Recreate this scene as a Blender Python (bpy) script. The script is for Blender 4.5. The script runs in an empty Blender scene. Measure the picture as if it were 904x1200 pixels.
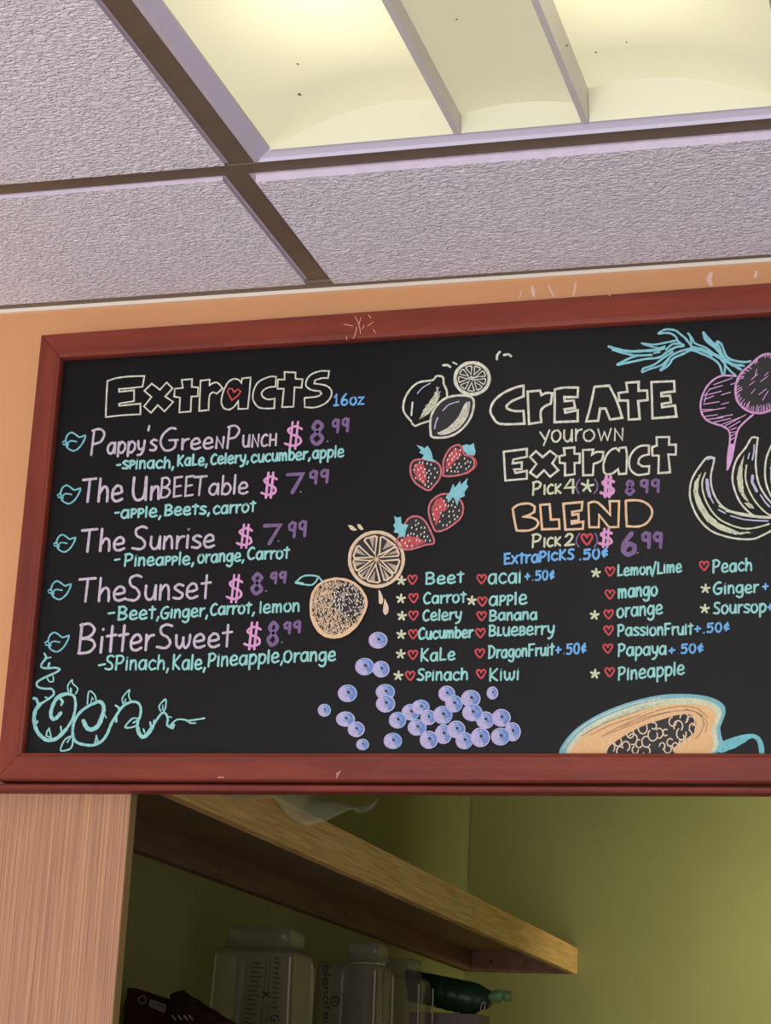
import bpy, bmesh, math, random
from mathutils import Vector, Matrix
from mathutils.geometry import tessellate_polygon
random.seed(7)
SC = bpy.context.scene
COL = SC.collection

# ------------------------------------------------------------------ camera
F = 2454.64
YAW, PITCH, ROLL = (math.radians(a) for a in (-16.876009, 16.596643, 2.889934))
fw = Vector((math.sin(YAW)*math.cos(PITCH), math.cos(YAW)*math.cos(PITCH), math.sin(PITCH)))
r0 = Vector((math.cos(YAW), -math.sin(YAW), 0)); u0 = r0.cross(fw)
rt = r0*math.cos(ROLL)+u0*math.sin(ROLL); up = -r0*math.sin(ROLL)+u0*math.cos(ROLL)
CAM = Vector((0, -2.2, 1.65))
cd = bpy.data.cameras.new('camera'); co = bpy.data.objects.new('camera', cd); COL.objects.link(co)
cd.sensor_fit = 'HORIZONTAL'; cd.sensor_width = 36; cd.lens = 36*F/904; cd.clip_start = .05
m = Matrix((rt, up, -fw)).transposed().to_4x4(); m.translation = CAM
co.matrix_world = m; SC.camera = co

# ------------------------------------------------------------------ light, exposure
SC.view_settings.view_transform = 'Standard'; SC.view_settings.look = 'None'
SC.view_settings.gamma = 1; SC.view_settings.use_curve_mapping = False
SC.view_settings.exposure = 0.0
w = bpy.data.worlds.new('world'); SC.world = w; w.use_nodes = True
w.node_tree.nodes['Background'].inputs[0].default_value = (.93, .93, 1.0, 1)
w.node_tree.nodes['Background'].inputs[1].default_value = 0.80
def area(name, loc, target, size, power, color):
    l = bpy.data.lights.new(name, 'AREA'); l.shape = 'DISK'; l.size = size; l.energy = power; l.color = color
    o = bpy.data.objects.new(name, l); COL.objects.link(o); o.location = loc
    o.rotation_euler = (Vector(target)-Vector(loc)).to_track_quat('-Z', 'Y').to_euler(); return o
# added fill for daylight behind the camera, set low and aimed at the ceiling
area('daylight_ceiling_fill', (-.6, -5.2, .9), (-.6, -.6, 2.5), 2.2, 172, (.96, .95, 1.0))
area('warm_side_lamp', (-2.9, -1.0, 1.9), (-1.2, 0, 2.3), .35, 6, (1, .72, .45))

# ------------------------------------------------------------------ helpers
def ray(px, py):
    v = rt*(px-452)-up*(py-600)+fw*F
    return v/v.y
def on_y(px, py, y):            # world point of the plane at y that the pixel sees
    return CAM+ray(px, py)*(y-CAM.y)
def lin(c): return tuple(((x/255)/12.92 if x/255 <= .04045 else ((x/255+.055)/1.055)**2.4) for x in c)+(1,)
MATS = {}
def mat(name, rgb, rough=.6, var=0, scale=20, stretch=(1, 1, 1), bump=0, bscale=60, spec=.4, dark=None, metallic=0):
    if name in MATS: return MATS[name]
    M = bpy.data.materials.new(name); M.use_nodes = True; t = M.node_tree; b = t.nodes['Principled BSDF']
    b.inputs['Roughness'].default_value = rough; b.inputs['Base Color'].default_value = lin(rgb)
    b.inputs['Specular IOR Level'].default_value = spec; b.inputs['Metallic'].default_value = metallic
    if var or bump:
        tc = t.nodes.new('ShaderNodeTexCoord'); mp = t.nodes.new('ShaderNodeMapping'); mp.inputs['Scale'].default_value = stretch
        t.links.new(tc.outputs['Object'], mp.inputs[0])
    if var:
        n = t.nodes.new('ShaderNodeTexNoise'); n.inputs['Scale'].default_value = scale; n.inputs['Detail'].default_value = 5
        n.inputs['Roughness'].default_value = .6
        r = t.nodes.new('ShaderNodeValToRGB'); r.color_ramp.elements[0].position = .3; r.color_ramp.elements[1].position = .7
        d = dark or tuple(x*(1-var) for x in rgb)
        r.color_ramp.elements[0].color = lin(d); r.color_ramp.elements[1].color = lin(rgb)
        t.links.new(mp.outputs[0], n.inputs['Vector']); t.links.new(n.outputs[0], r.inputs[0]); t.links.new(r.outputs[0], b.inputs['Base Color'])
    if bump:
        n = t.nodes.new('ShaderNodeTexNoise'); n.inputs['Scale'].default_value = bscale; n.inputs['Detail'].default_value = 3
        bp = t.nodes.new('ShaderNodeBump'); bp.inputs['Strength'].default_value = bump; bp.inputs['Distance'].default_value = .004
        t.links.new(mp.outputs[0], n.inputs['Vector']); t.links.new(n.outputs[0], bp.inputs['Height']); t.links.new(bp.outputs[0], b.inputs['Normal'])
    MATS[name] = M; return M
def tag(o, label=None, cat=None, group=None, kind=None):
    for k, v in (('label', label), ('category', cat), ('group', group), ('kind', kind)):
        if v: o[k] = v
    return o
def empty(name, loc, label=None, cat=None, group=None, kind=None):
    o = bpy.data.objects.new(name, None); COL.objects.link(o); o.location = loc; o.empty_display_size = .05
    return tag(o, label, cat, group, kind)
def origin(o):
    v = Vector((0, 0, 0))
    while o: v += o.location; o = o.parent
    return v
def link(name, verts, faces, mats, parent=None, mi=None, smooth=False, loc=None):
    """ONE mesh object; verts are world coordinates"""
    me = bpy.data.meshes.new(name)
    off = origin(parent) if parent else Vector((0, 0, 0))
    if loc is None and parent is None:
        xs = [v[0] for v in verts]; ys = [v[1] for v in verts]; zs = [v[2] for v in verts]
        loc = ((min(xs)+max(xs))/2, (min(ys)+max(ys))/2, min(zs))
    base = Vector(loc) if loc is not None else off
    me.from_pydata([tuple(Vector(v)-base) for v in verts], [], faces)
    for q in (mats if isinstance(mats, (list, tuple)) else [mats]): me.materials.append(q)
    if mi: me.polygons.foreach_set('material_index', mi)
    if smooth: me.polygons.foreach_set('use_smooth', [True]*len(me.polygons))
    me.update()
    o = bpy.data.objects.new(name, me); COL.objects.link(o)
    if parent: o.parent = parent; o.location = base-off
    else: o.location = base
    return o
def bevel(o, wd=.002, seg=2):
    b = o.modifiers.new('bevel', 'BEVEL'); b.width = wd; b.segments = seg; b.limit_method = 'ANGLE'; return o
def box(name, a, b, mt, parent=None, bev=0, **k):
    x0, y0, z0 = a; x1, y1, z1 = b
    v = [(x0, y0, z0), (x1, y0, z0), (x1, y1, z0), (x0, y1, z0), (x0, y0, z1), (x1, y0, z1), (x1, y1, z1), (x0, y1, z1)]
    f = [(0, 3, 2, 1), (4, 5, 6, 7), (0, 1, 5, 4), (1, 2, 6, 5), (2, 3, 7, 6), (3, 0, 4, 7)]
    o = link(name, v, f, mt, parent, **k)
    if bev: bevel(o, bev)
    return o
def loft(name, secs, mt, parent=None, n=28, cap=True, smooth=True, rot=0, **k):
    """secs: (cx, cy, z, half_x, half_y, exponent)"""
    V = []; Fc = []
    for (cx, cy, z, hx, hy, e) in secs:
        for i in range(n):
            a = 2*math.pi*(i+.5)/n; c, s = math.cos(a), math.sin(a)
            x = math.copysign(abs(c)**(2/e), c)*hx; y = math.copysign(abs(s)**(2/e), s)*hy
            V.append((cx+x*math.cos(rot)-y*math.sin(rot), cy+x*math.sin(rot)+y*math.cos(rot), z))
    for j in range(len(secs)-1):
        for i in range(n):
            p = j*n+i; q = j*n+(i+1) % n
            Fc.append((p, q, q+n, p+n))
    if cap:
        Fc.append(tuple(reversed(range(n)))); Fc.append(tuple(range((len(secs)-1)*n, len(secs)*n)))
    o = link(name, V, Fc, mt, parent, **k)
    if smooth:
        for p in o.data.polygons: p.use_smooth = len(p.vertices) == 4
    return o

# ------------------------------------------------------------------ materials
ORANGE = mat('orange_paint', (202, 146, 98), .5, .05, 3, bump=.05, bscale=90)
OLIVE = mat('olive_paint', (140, 139, 82), .7, .05, 4, bump=.04, bscale=120, spec=.2)
BRONZE = mat('dark_bronze_metal', (112, 95, 78), .45, .08, 30)
MAROON = mat('stained_wood', (152, 66, 50), .42, .2, 9, (1, 1, 1), bump=.06, bscale=60, dark=(112, 48, 40))
BLACK = mat('black_board', (11, 10, 11), .42, .25, 6, bump=.02, bscale=400, spec=.20)
TILE = None

# ------------------------------------------------------------------ the setting
ZC = CAM.z+.4411*2.2            # ceiling grid face
def tile_material():
    M = mat('ceiling_tile_stipple', (246, 241, 249), .9, .14, 280, (.62, 1, 1), spec=.1)
    t = M.node_tree; b = t.nodes['Principled BSDF']; mp = [n for n in t.nodes if n.type == 'MAPPING'][0]
    n = t.nodes.new('ShaderNodeTexNoise'); n.inputs['Scale'].default_value = 250; n.inputs['Detail'].default_value = 2; n.inputs['Distortion'].default_value = .6
    r = t.nodes.new('ShaderNodeValToRGB'); r.color_ramp.elements[0].position = .36; r.color_ramp.elements[1].position = .60
    bp = t.nodes.new('ShaderNodeBump'); bp.inputs['Strength'].default_value = .75; bp.inputs['Distance'].default_value = .0032
    t.links.new(mp.outputs[0], n.inputs['Vector']); t.links.new(n.outputs[0], r.inputs[0])
    t.links.new(r.outputs[0], bp.inputs['Height']); t.links.new(bp.outputs[0], b.inputs['Normal'])
    return M
TILE = tile_material()
TEDGE = mat('tile_edge', (212, 200, 214), .8, .06, 60)
ceil = box('ceiling', (-3.2, -4.4, ZC+.12), (2.6, 3.0, ZC+.20), mat('ceiling_backing', (150, 145, 140), .9))
tag(ceil, 'white textured drop ceiling with dark bronze grid', kind='structure')
GX = -.744; GY = -2.2+.8548*2.2   # runner crossing by the lamp
RX2 = -.759                        # the runner of the last row sits a little to the left
def ceiling_tile(x0, x1, y0, y1, d=.0032, e=.0045):
    g = .012
    a = (x0+g, x1-g, y0+g, y1-g); b = (a[0]+e, a[1]-e, a[2]+e, a[3]-e)
    V = []; z0, z1, z2 = ZC+.012, ZC+.002, ZC-d
    for (p, z) in ((a, z0), (a, z1), (b, z1), (b, z2)):
        V += [(p[0], p[2], z), (p[1], p[2], z), (p[1], p[3], z), (p[0], p[3], z)]
    Fc = []; mi = []
    for j in range(3):
        for i in range(4):
            p = j*4+i; q = j*4+(i+1) % 4; Fc.append((p, p+4, q+4, q)); mi.append(1)
    Fc.append((12, 15, 14, 13)); mi.append(0); Fc.append((0, 1, 2, 3)); mi.append(0)
    return link('ceiling_tile', V, Fc, [TILE, TEDGE], ceil, mi)
W2 = .6096
cols = [GX+W2*k for k in range(-3, 5)]
for i in range(len(cols)-1):
    dx = RX2-GX
    ceiling_tile(cols[i]+dx, cols[i+1]+dx, GY, 0.0, *((.0065, .008) if i >= 3 else (.0032, .0045)))
    for j in range(1, 4):
        if i == 3 and j <= 1: continue
        ceiling_tile(cols[i], cols[i+1], GY-1.2192*j, GY-1.2192*(j-1))
def runner(a, b, z=0):
    return box('grid_runner', (a[0], a[1], ZC-z), (b[0], b[1], ZC+.03), BRONZE, ceil, .0008)
for k, x in enumerate(cols):
    runner((x-.0135, -4.2), (x+.0135, GY-.0115)); runner((x+RX2-GX-.0125, GY+.0115), (x+RX2-GX+.0125, -.021))
for j in range(4):
    y = GY-1.2192*j
    runner((cols[0]-.3, y-.0115), (cols[-1]+.3, y+.0115), .0006)
t1 = box('trim_1', (-2.9, -.021, ZC-.003), (2.2, 0.0, ZC+.03), BRONZE, bev=.0008); tag(t1, 'dark bronze wall angle where the ceiling meets the orange wall', kind='structure')
t2 = box('trim_2', (-2.9, -.004, ZC-.008), (2.2, 0.0, ZC-.0032), mat('edge_highlight', (226, 214, 196), .6)); tag(t2, 'pale painted highlight along the lower edge of the wall angle', kind='structure')  # pale strip stands in for the highlight on the angle's lower edge
wall = box('wall_front', (-2.9, 0, 2.055), (2.2, .12, ZC+.12), ORANGE); tag(wall, 'orange painted wall above the pass-through opening', kind='structure')
# plaster knocks on the orange wall above the board
chip = []
def scuff(pts, wd, par, y):
    V = []; Fc = []
    for i, (x, yy) in enumerate(pts):
        p = on_y(x, yy, y); h = wd*(.3+.7*math.sin(math.pi*(i+.5)/len(pts)))*.0008
        V += [(p.x-h, y, p.z), (p.x+h, y, p.z)]
    for i in range(len(pts)-1): Fc.append((2*i, 2*i+1, 2*i+3, 2*i+2))
    return V, Fc
V = []; Fc = []
for pts, wd in (([(643, 333), (646, 341), (650, 348)], 1.6), ([(675, 331), (674, 339), (672, 347)], 1.8), ([(624, 335), (625, 342), (626, 348)], 3), ([(834, 319), (831, 327), (834, 335)], 4), ([(887, 317), (886, 323), (885, 326)], 2.5), ([(611, 340), (610, 346), (609, 350)], 1.2)):
    v, f = scuff(pts, wd, None, -.0004); n = len(V); V += v; Fc += [tuple(i+n for i in q) for q in f]
tag(link('paint_scuff', V, Fc, mat('scuffed_plaster', (214, 176, 156), .8), wall), 'pale scuff marks in the orange paint', kind='stuff')

floor = box('floor', (-3.2, -6.4, -.1), (2.6, 3.0, 0), mat('floor_tile_plain', (205, 198, 196), .5, .1, 2)); tag(floor, 'plain floor', kind='structure')
wl = box('wall_left', (-1.36, .12, 0), (-1.2605, 2.9, ZC+.12), OLIVE); tag(wl, 'olive green side wall of the alcove behind the board', kind='structure')
wb = box('wall_back', (-1.36, 2.8, 0), (2.2, 2.92, ZC+.12), OLIVE); tag(wb, 'olive green back wall of the alcove', kind='structure')
wr = box('wall_right', (2.1, .12, 0), (2.2, 2.8, ZC+.12), OLIVE); tag(wr, 'olive green right wall of the alcove', kind='structure')
# corner crack
cr = []
for i in range(12): cr.append((547+math.sin(i*2.1)*.6-.3, 935+i*9))
V = []; Fc = []
for i, (x, y) in enumerate(cr):
    p = on_y(x, y, 2.799); h = .0008+.0006*random.random(); V += [(-1.2600, 2.7990, p.z), (-1.2600+h*3, 2.7990, p.z)]
for i in range(11): Fc.append((2*i, 2*i+1, 2*i+3, 2*i+2))
tag(link('corner_crack', V, Fc, mat('cracked_caulk', (120, 112, 78), .8), wb), 'hairline crack in the corner caulk', kind='stuff')
# lower part of the front wall under the pass-through and the wood clad pier at the left
def oak_material():
    M = mat('pale_reeded_oak', (190, 143, 106), .5, .24, 6, (150, 150, .8), bump=.3, bscale=9, dark=(128, 88, 68), spec=.2)
    return M
OAK = oak_material()
pier = box('wood_panel', (-1.75, 0, 0), (-.4337*2.2, .019, 2.055), OAK, bev=0); tag(pier, 'pale wood-grain wall panel at the left under the board', 'wall panel')
box('edge_band', (-.4337*2.2, 0.0006, 0), (-.4337*2.2+.0012, .0184, 2.05), mat('edge_banding', (150, 118, 78), .6, .15, 20, (1, 1, .1)), pier)
pw = box('wall_pier', (-2.9, .019, 0), (-1.2605, .12, 2.055), OLIVE); tag(pw, 'masonry behind the wood panel', kind='structure')
lowwall = box('wall_low', (-.9, .02, 0), (2.2, .12, .95), ORANGE); tag(lowwall, 'low wall under the pass-through', kind='structure')

# ------------------------------------------------------------------ recessed ceiling light
FX0, FX1 = GX+.0135, GX+W2-.0135; FY1 = GY-.0115; FY0 = FY1-1.19
lamp = empty('ceiling_light', ((FX0+FX1)/2, (FY0+FY1)/2, ZC), 'large lit recessed fluorescent ceiling light with two curved lenses', 'ceiling light')
WMET = mat('white_enamel', (196, 190, 206), .35, spec=.5)
# rim: four sides sloping gently up to the lens opening
rx, ry = .026, .022; LX0, LX1, LY0, LY1 = FX0+rx, FX1-rx, FY0+ry, FY1-ry
V = []
for (e, z) in ((0, ZC+.02), (0, ZC+.001), (.30, ZC-.0035), (.42, ZC-.0005), (.9, ZC+.004), (1, ZC+.02), (1, ZC+.06)):
    V += [(FX0+rx*e, FY0+ry*e, z), (FX1-rx*e, FY0+ry*e, z), (FX1-rx*e, FY1-ry*e, z), (FX0+rx*e, FY1-ry*e, z)]
Fc = [(j*4+i, j*4+(i+1) % 4, j*4+4+(i+1) % 4, j*4+4+i) for j in range(6) for i in range(4)]
bm_o = link('frame', V, Fc, WMET, lamp)
ax0, ax1 = -.2294*2.2, -.170*2.2      # dividers
def emis(name, c, s, hot=0, xc=0, wd=1):
    M = bpy.data.materials.new(name); M.use_nodes = True; t = M.node_tree; t.nodes.clear()
    o = t.nodes.new('ShaderNodeOutputMaterial'); e = t.nodes.new('ShaderNodeEmission'); e.inputs[0].default_value = lin(c)
    d = t.nodes.new('ShaderNodeBsdfPrincipled'); d.inputs['Base Color'].default_value = (.22, .21, .19, 1); d.inputs['Roughness'].default_value = .35
    a = t.nodes.new('ShaderNodeAddShader'); t.links.new(e.outputs[0], a.inputs[0]); t.links.new(d.outputs[0], a.inputs[1]); t.links.new(a.outputs[0], o.inputs[0])
    if hot:     # tube glow painted into the emission as a brighter band, no tube built
        tc = t.nodes.new('ShaderNodeTexCoord'); sp = t.nodes.new('ShaderNodeSeparateXYZ'); t.links.new(tc.outputs['Object'], sp.inputs[0])
        def mth(op, a_, b_):
            n = t.nodes.new('ShaderNodeMath'); n.operation = op
            for k, q in enumerate((a_, b_)):
                if q is None: continue
                if isinstance(q, (int, float)): n.inputs[k].default_value = q
                else: t.links.new(q, n.inputs[k])
            return n.outputs[0]
        u = mth('DIVIDE', mth('SUBTRACT', sp.outputs[0], xc), wd); g = mth('EXPONENT', mth('MULTIPLY', mth('MULTIPLY', u, u), -1.0), None)
        v = mth('SUBTRACT', 0.50, sp.outputs[1]); v = mth('DIVIDE', v, .16); v = mth('MINIMUM', mth('MAXIMUM', v, 0.0), 1.0)
        st = mth('ADD', mth('MULTIPLY', mth('MULTIPLY', g, v), hot), s); t.links.new(st, e.inputs[1])
    else: e.inputs[1].default_value = s
    return M
cx = lamp.location.x
def arch(x0, x1, prof, name, mt, parent, y0=LY0, y1=LY1):
    """curved diffuser, prof: list of (t, height)"""
    V = []; n = len(prof)
    for (t, h) in prof:
        x = x0+(x1-x0)*t; V += [(x, y0, ZC+.004+h), (x, y1, ZC+.004+h), (x, y0, ZC+.007+h), (x, y1, ZC+.007+h)]
    Fc = []
    for i in range(n-1):
        a = i*4; Fc += [(a, a+1, a+5, a+4), (a+2, a+6, a+7, a+3), (a, a+4, a+6, a+2), (a+1, a+3, a+7, a+5)]
    Fc += [(0, 2, 3, 1), ((n-1)*4, (n-1)*4+1, (n-1)*4+3, (n-1)*4+2)]
    return link(name, V, Fc, mt, parent, smooth=False)
def prof(H): return [(i/20, H*(math.sin(min(1, (i/20)/.72)*math.pi/2)*.999 if i/20 < .72 else 1-.14*((i/20-.72)/.28)**2)) for i in range(21)]
HS = .034
e_l = emis('lit_diffuser_left', (255, 247, 198), .58, .78, (LX0+ax0)/2-cx+.03, .085)
e_r = emis('lit_diffuser_right', (255, 247, 198), .58, .78, (ax1+LX1)/2-cx-.03, .085)
arch(LX0, ax0-.004, prof(HS), 'side_diffuser', e_l, lamp)
arch(LX1, ax1+.004, prof(HS), 'side_diffuser', e_r, lamp)
cp = [(i/12, .016+.006*math.sin(math.pi*i/12)) for i in range(13)]
arch(ax0+.004, ax1-.004, cp, 'center_diffuser', emis('lit_diffuser_centre', (244, 238, 192), .50), lamp)
EP = mat('translucent_end', (206, 204, 176), .5)
for y, s in ((LY1, -1), (LY0, 1)):
    for (x0, x1, pr) in ((LX0, ax0-.004, prof(HS)), (LX1, ax1+.004, prof(HS)), (ax0+.004, ax1-.004, cp)):
        V = []; 
        for (t, h) in pr:
            x = x0+(x1-x0)*t; V += [(x, y+s*.001, ZC+.001), (x, y+s*.012*(h/HS), ZC+.0042+h)]
        Fc = [(2*i, 2*i+1, 2*i+3, 2*i+2) for i in range(len(pr)-1)]
        link('end_plate', V, Fc, EP, lamp)
DVM = mat('divider_grey', (206, 200, 196), .4)
for x, h0 in ((ax0, 1), (ax1, 1)):
    box('divider', (x-.0035, LY0, ZC+.0005), (x+.0035, LY1, ZC+.048), DVM, lamp, .0006)
box('housing', (FX0+.002, FY0+.002, ZC+.07), (FX1-.002, FY1-.002, ZC+.10), WMET, lamp)
# specks of dirt on the lens
V = []; Fc = []
for (px, py, s) in ((699, 48, 1.3), (735, 36, 1.0), (536, 9, 1.2), (873, 17, 2.2), (879, 19, 1.4), (665, 40, 1.3), (250, 12, 2.0), (352, 98, 2.2), (350, 62, 1.4)):
    v = ray(px, py); z = ZC+.0035+(.026 if not 540 < px < 640 else .014); k = (z-CAM.z)/v.z; p = CAM+v*k; n = len(V)
    r = s*.0009
    V += [(p.x+r*math.cos(a*1.05)*(1+.4*math.sin(a*3)), p.y+r*1.6*math.sin(a*1.05), p.z-.012) for a in range(6)]; Fc.append(tuple(range(n, n+6)))
tag(link('dead_insect', V, Fc, mat('dirt_speck', (150, 125, 70), .9), lamp), 'small dirt specks on the lenses', kind='stuff')

# ------------------------------------------------------------------ the menu board
YF = -.035                      # front of the frame
YP = YF+.012                    # drawing panel
def bp_(px, py, h=0): return on_y(px, py, YP) + Vector((0, -h, 0))
def Z_(px, py, y): return on_y(px, py, y)
oTL = on_y(47.4, 391.8, YF); oBL = on_y(0, 913.8, YF); oTR = on_y(904, 330.5, YF); oBR = on_y(904, 917, YF)
iTL = on_y(72.0, 418.8, YF); iBL = on_y(22.0, 881.5, YF); iTR = on_y(904, 366.0, YF); iBR = on_y(904, 882, YF)
XO0 = oTL.x; XI0 = iTL.x*.6+iBL.x*.4; XR = .70
def ex(a, b, x): t = (x-a.x)/(b.x-a.x); return a.z+(b.z-a.z)*t
zo = lambda x: ex(oTL, oTR, x); zi = lambda x: ex(iTL, iTR, x); bo = lambda x: ex(oBL, oBR, x); bi = lambda x: ex(iBL, iBR, x)
board = empty('menu_board', ((XO0+XR)/2, -.001, oBL.z), 'large black chalkboard menu in a reddish stained wood frame on the orange wall', 'chalkboard')
FWD = XI0-XO0
XR_i = XR-FWD
OC = [(XO0, zo(XO0)), (XR, zo(XR)), (XR, bo(XR)), (XO0, bo(XO0))]
IC = [(XI0, zi(XI0)), (XR_i, zi(XR_i)), (XR_i, bi(XR_i)), (XI0, bi(XI0))]
def rail(i, name, label=None):
    j = (i+1) % 4
    # cross-section: t = 0 outer edge, 1 inner edge ; y depth
    sec = [(0, -.001), (0, YF+.003), (.06, YF), (.84, YF), (.90, YF+.0012), (.97, YF+.0018), (1, YF+.005), (1, YP+.004), (.8, -.001)]
    V = []
    g = .0004
    for (o, n) in ((OC[i], IC[i]), (OC[j], IC[j])):
        for (t, y) in sec: V.append((o[0]+(n[0]-o[0])*t, y, o[1]+(n[1]-o[1])*t))
    m_ = len(sec); c = Vector((OC[j][0]-OC[i][0], 0, OC[j][1]-OC[i][1])).normalized()
    for k in range(m_): V[k] = tuple(Vector(V[k])+c*g); V[m_+k] = tuple(Vector(V[m_+k])-c*g)
    Fc = [(k, (k+1) % m_, m_+(k+1) % m_, m_+k) for k in range(m_)]+[tuple(reversed(range(m_))), tuple(range(m_, 2*m_))]
    o = link(name, V, Fc, MR[i % 2], board)
    bmx = bmesh.new(); bmx.from_mesh(o.data); bmesh.ops.recalc_face_normals(bmx, faces=bmx.faces); bmx.to_mesh(o.data); bmx.free()
    return o
MR = [mat('stained_wood_across', (124, 53, 37), .5, .2, 7, (1, 6, 8), bump=.08, bscale=22, dark=(98, 41, 31), spec=.22),
      mat('stained_wood_upright', (124, 53, 37), .5, .2, 7, (8, 6, 1), bump=.08, bscale=22, dark=(98, 41, 31), spec=.22)]
rail(0, 'top_rail'); rail(1, 'side_rail'); rail(2, 'bottom_rail'); rail(3, 'side_rail')
V = [(x, YP, z) for x, z in ((XI0-.01, zi(XI0)+.01), (XR_i+.01, zi(XR_i)+.01), (XR_i+.01, bi(XR_i)-.01), (XI0-.01, bi(XI0)-.01))]
V += [(v[0], YP+.008, v[2]) for v in V]
panel = link('panel', V, [(0, 3, 2, 1), (4, 5, 6, 7), (0, 1, 5, 4), (1, 2, 6, 5), (2, 3, 7, 6), (3, 0, 4, 7)], BLACK, board)
zl = on_y(0, 925.8, -.027).z; zr = on_y(904, 928.9, -.027).z; xl = on_y(0, 925.8, -.027).x; xr_ = on_y(904, 928.9, -.027).x
zz = lambda x: zl+(zr-zl)*(x-xl)/(xr_-xl)
V = [(x, y, z) for x in (XO0-.09, XR+.05) for (y, z) in ((-.0005, zz(x)), (-.025, zz(x)), (-.027, zz(x)+.002), (-.027, bo(x)-.0045), (-.0255, bo(x)-.0028), (-.0005, bo(x)-.0028))]
link('ledge', V, [(k_, k_+6, (k_+1) % 6+6, (k_+1) % 6) for k_ in range(6)]+[tuple(range(6)), tuple(range(11, 5, -1))], mat('ledge_wood', (124, 54, 44), .5, .2, 7, (1, 6, 8), dark=(100, 42, 36), spec=.2), board, )
# scratches on the top rail
V = []; Fc = []
for pts in ([(416.5, 371), (420, 378), (422, 385), (423, 391)], [(423, 372), (421, 380)], [(418, 383), (417, 390), (414, 397)], [(403, 380), (409, 381), (414, 382)], [(432, 369), (435, 373)], [(427, 381), (425, 386)], [(431, 382), (438, 377)], [(406, 394), (407, 399)], [(438, 386), (440, 390)], [(394, 912), (399, 903)], [(396, 905), (394, 908)], [(255, 911), (263, 911)], [(713, 344), (716, 347)]):
    for i in range(len(pts)-1):
        a = on_y(*pts[i], YF-.0003); b = on_y(*pts[i+1], YF-.0003); d = (b-a).normalized(); q = Vector((-d.z, 0, d.x))*.0004
        n = len(V); V += [a-q, a+q, b+q, b-q]; Fc.append((n, n+1, n+2, n+3))
tag(link('scratch', V, Fc, mat('scratched_wood', (212, 150, 130), .7), board), 'pale scratches in the frame', kind='stuff')

# ------------------------------------------------------------------ chalk marker ink
def chalk(name, rgb, k=.80):
    rgb = tuple(x*.875 for x in rgb); return mat('chalk_'+name, rgb, .85, 1-k, 330, (1, 1, .45), spec=.05, dark=tuple(x*k for x in rgb))
CREAM = chalk('cream', (246, 244, 222)); WHITE = chalk('white', (222, 208, 222), .84); TEAL = chalk('teal', (166, 230, 224), .86); TEALD = chalk('teal_deep', (138, 214, 222), .86)
PINK = chalk('pink', (244, 176, 224), .86); PURPLE = chalk('purple', (144, 116, 162), .8); BLUE = chalk('blue', (128, 194, 250), .88); RED = chalk('red', (222, 94, 98), .84)
REDL = chalk('red_light', (226, 128, 136), .86); PEACH = chalk('peach', (250, 210, 168), .9); BEIGE = chalk('beige', (246, 222, 190), .9); SEED = chalk('white_dots', (255, 244, 240), .95)
LAV = chalk('lavender', (206, 202, 234), .9); LBLUE = chalk('light_blue', (164, 202, 238), .9); MAUVE = chalk('mauve', (204, 186, 228), .9); ORG = chalk('orange', (240, 188, 130)); LILAC = chalk('lilac', (234, 178, 226), .88)
GREENC = chalk('pale_green', (228, 232, 196), .88); INKB = mat('bare_black', (30, 28, 30), .6); PLUM = chalk('plum', (150, 112, 170)); GREYL = chalk('grey_lavender', (186, 176, 182), .9)
SKY = chalk('sky', (150, 216, 226), .9)
def smooth_pts(p, n=5, closed=False):
    if len(p) < 3: return p
    q = []; N = len(p); rng = N if closed else N-1
    for i in range(rng):
        if closed: a, b, c, d = p[(i-1) % N], p[i], p[(i+1) % N], p[(i+2) % N]
        else: a, b, c, d = p[max(i-1, 0)], p[i], p[i+1], p[min(i+2, N-1)]
        for k in range(n):
            t = k/n
            q.append(tuple(.5*((2*b[j])+(-a[j]+c[j])*t+(2*a[j]-5*b[j]+4*c[j]-d[j])*t*t+(-a[j]+3*b[j]-3*c[j]+d[j])*t**3) for j in (0, 1)))
    if not closed: q.append(p[-1])
    return q
def corner_smooth(P, n=4, lim=.62):
    """closed outline: keeps sharp corners, rounds the gentle bends"""
    N = len(P); sharp = []
    for i in range(N):
        a, b, c = P[i-1], P[i], P[(i+1) % N]; u = (b[0]-a[0], b[1]-a[1]); v = (c[0]-b[0], c[1]-b[1])
        if (u[0]*v[0]+u[1]*v[1])/((math.hypot(*u)*math.hypot(*v)) or 1) < lim: sharp.append(i)
    if not sharp: return smooth_pts(P, n, True)
    out = []
    for q, i in enumerate(sharp):
        j = sharp[(q+1) % len(sharp)]; span = [P[i]]; t = i
        while True:
            t = (t+1) % N; span.append(P[t])
            if t == j: break
        out += (smooth_pts(span, n) if len(span) > 2 else span)[:-1]
    return out
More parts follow.
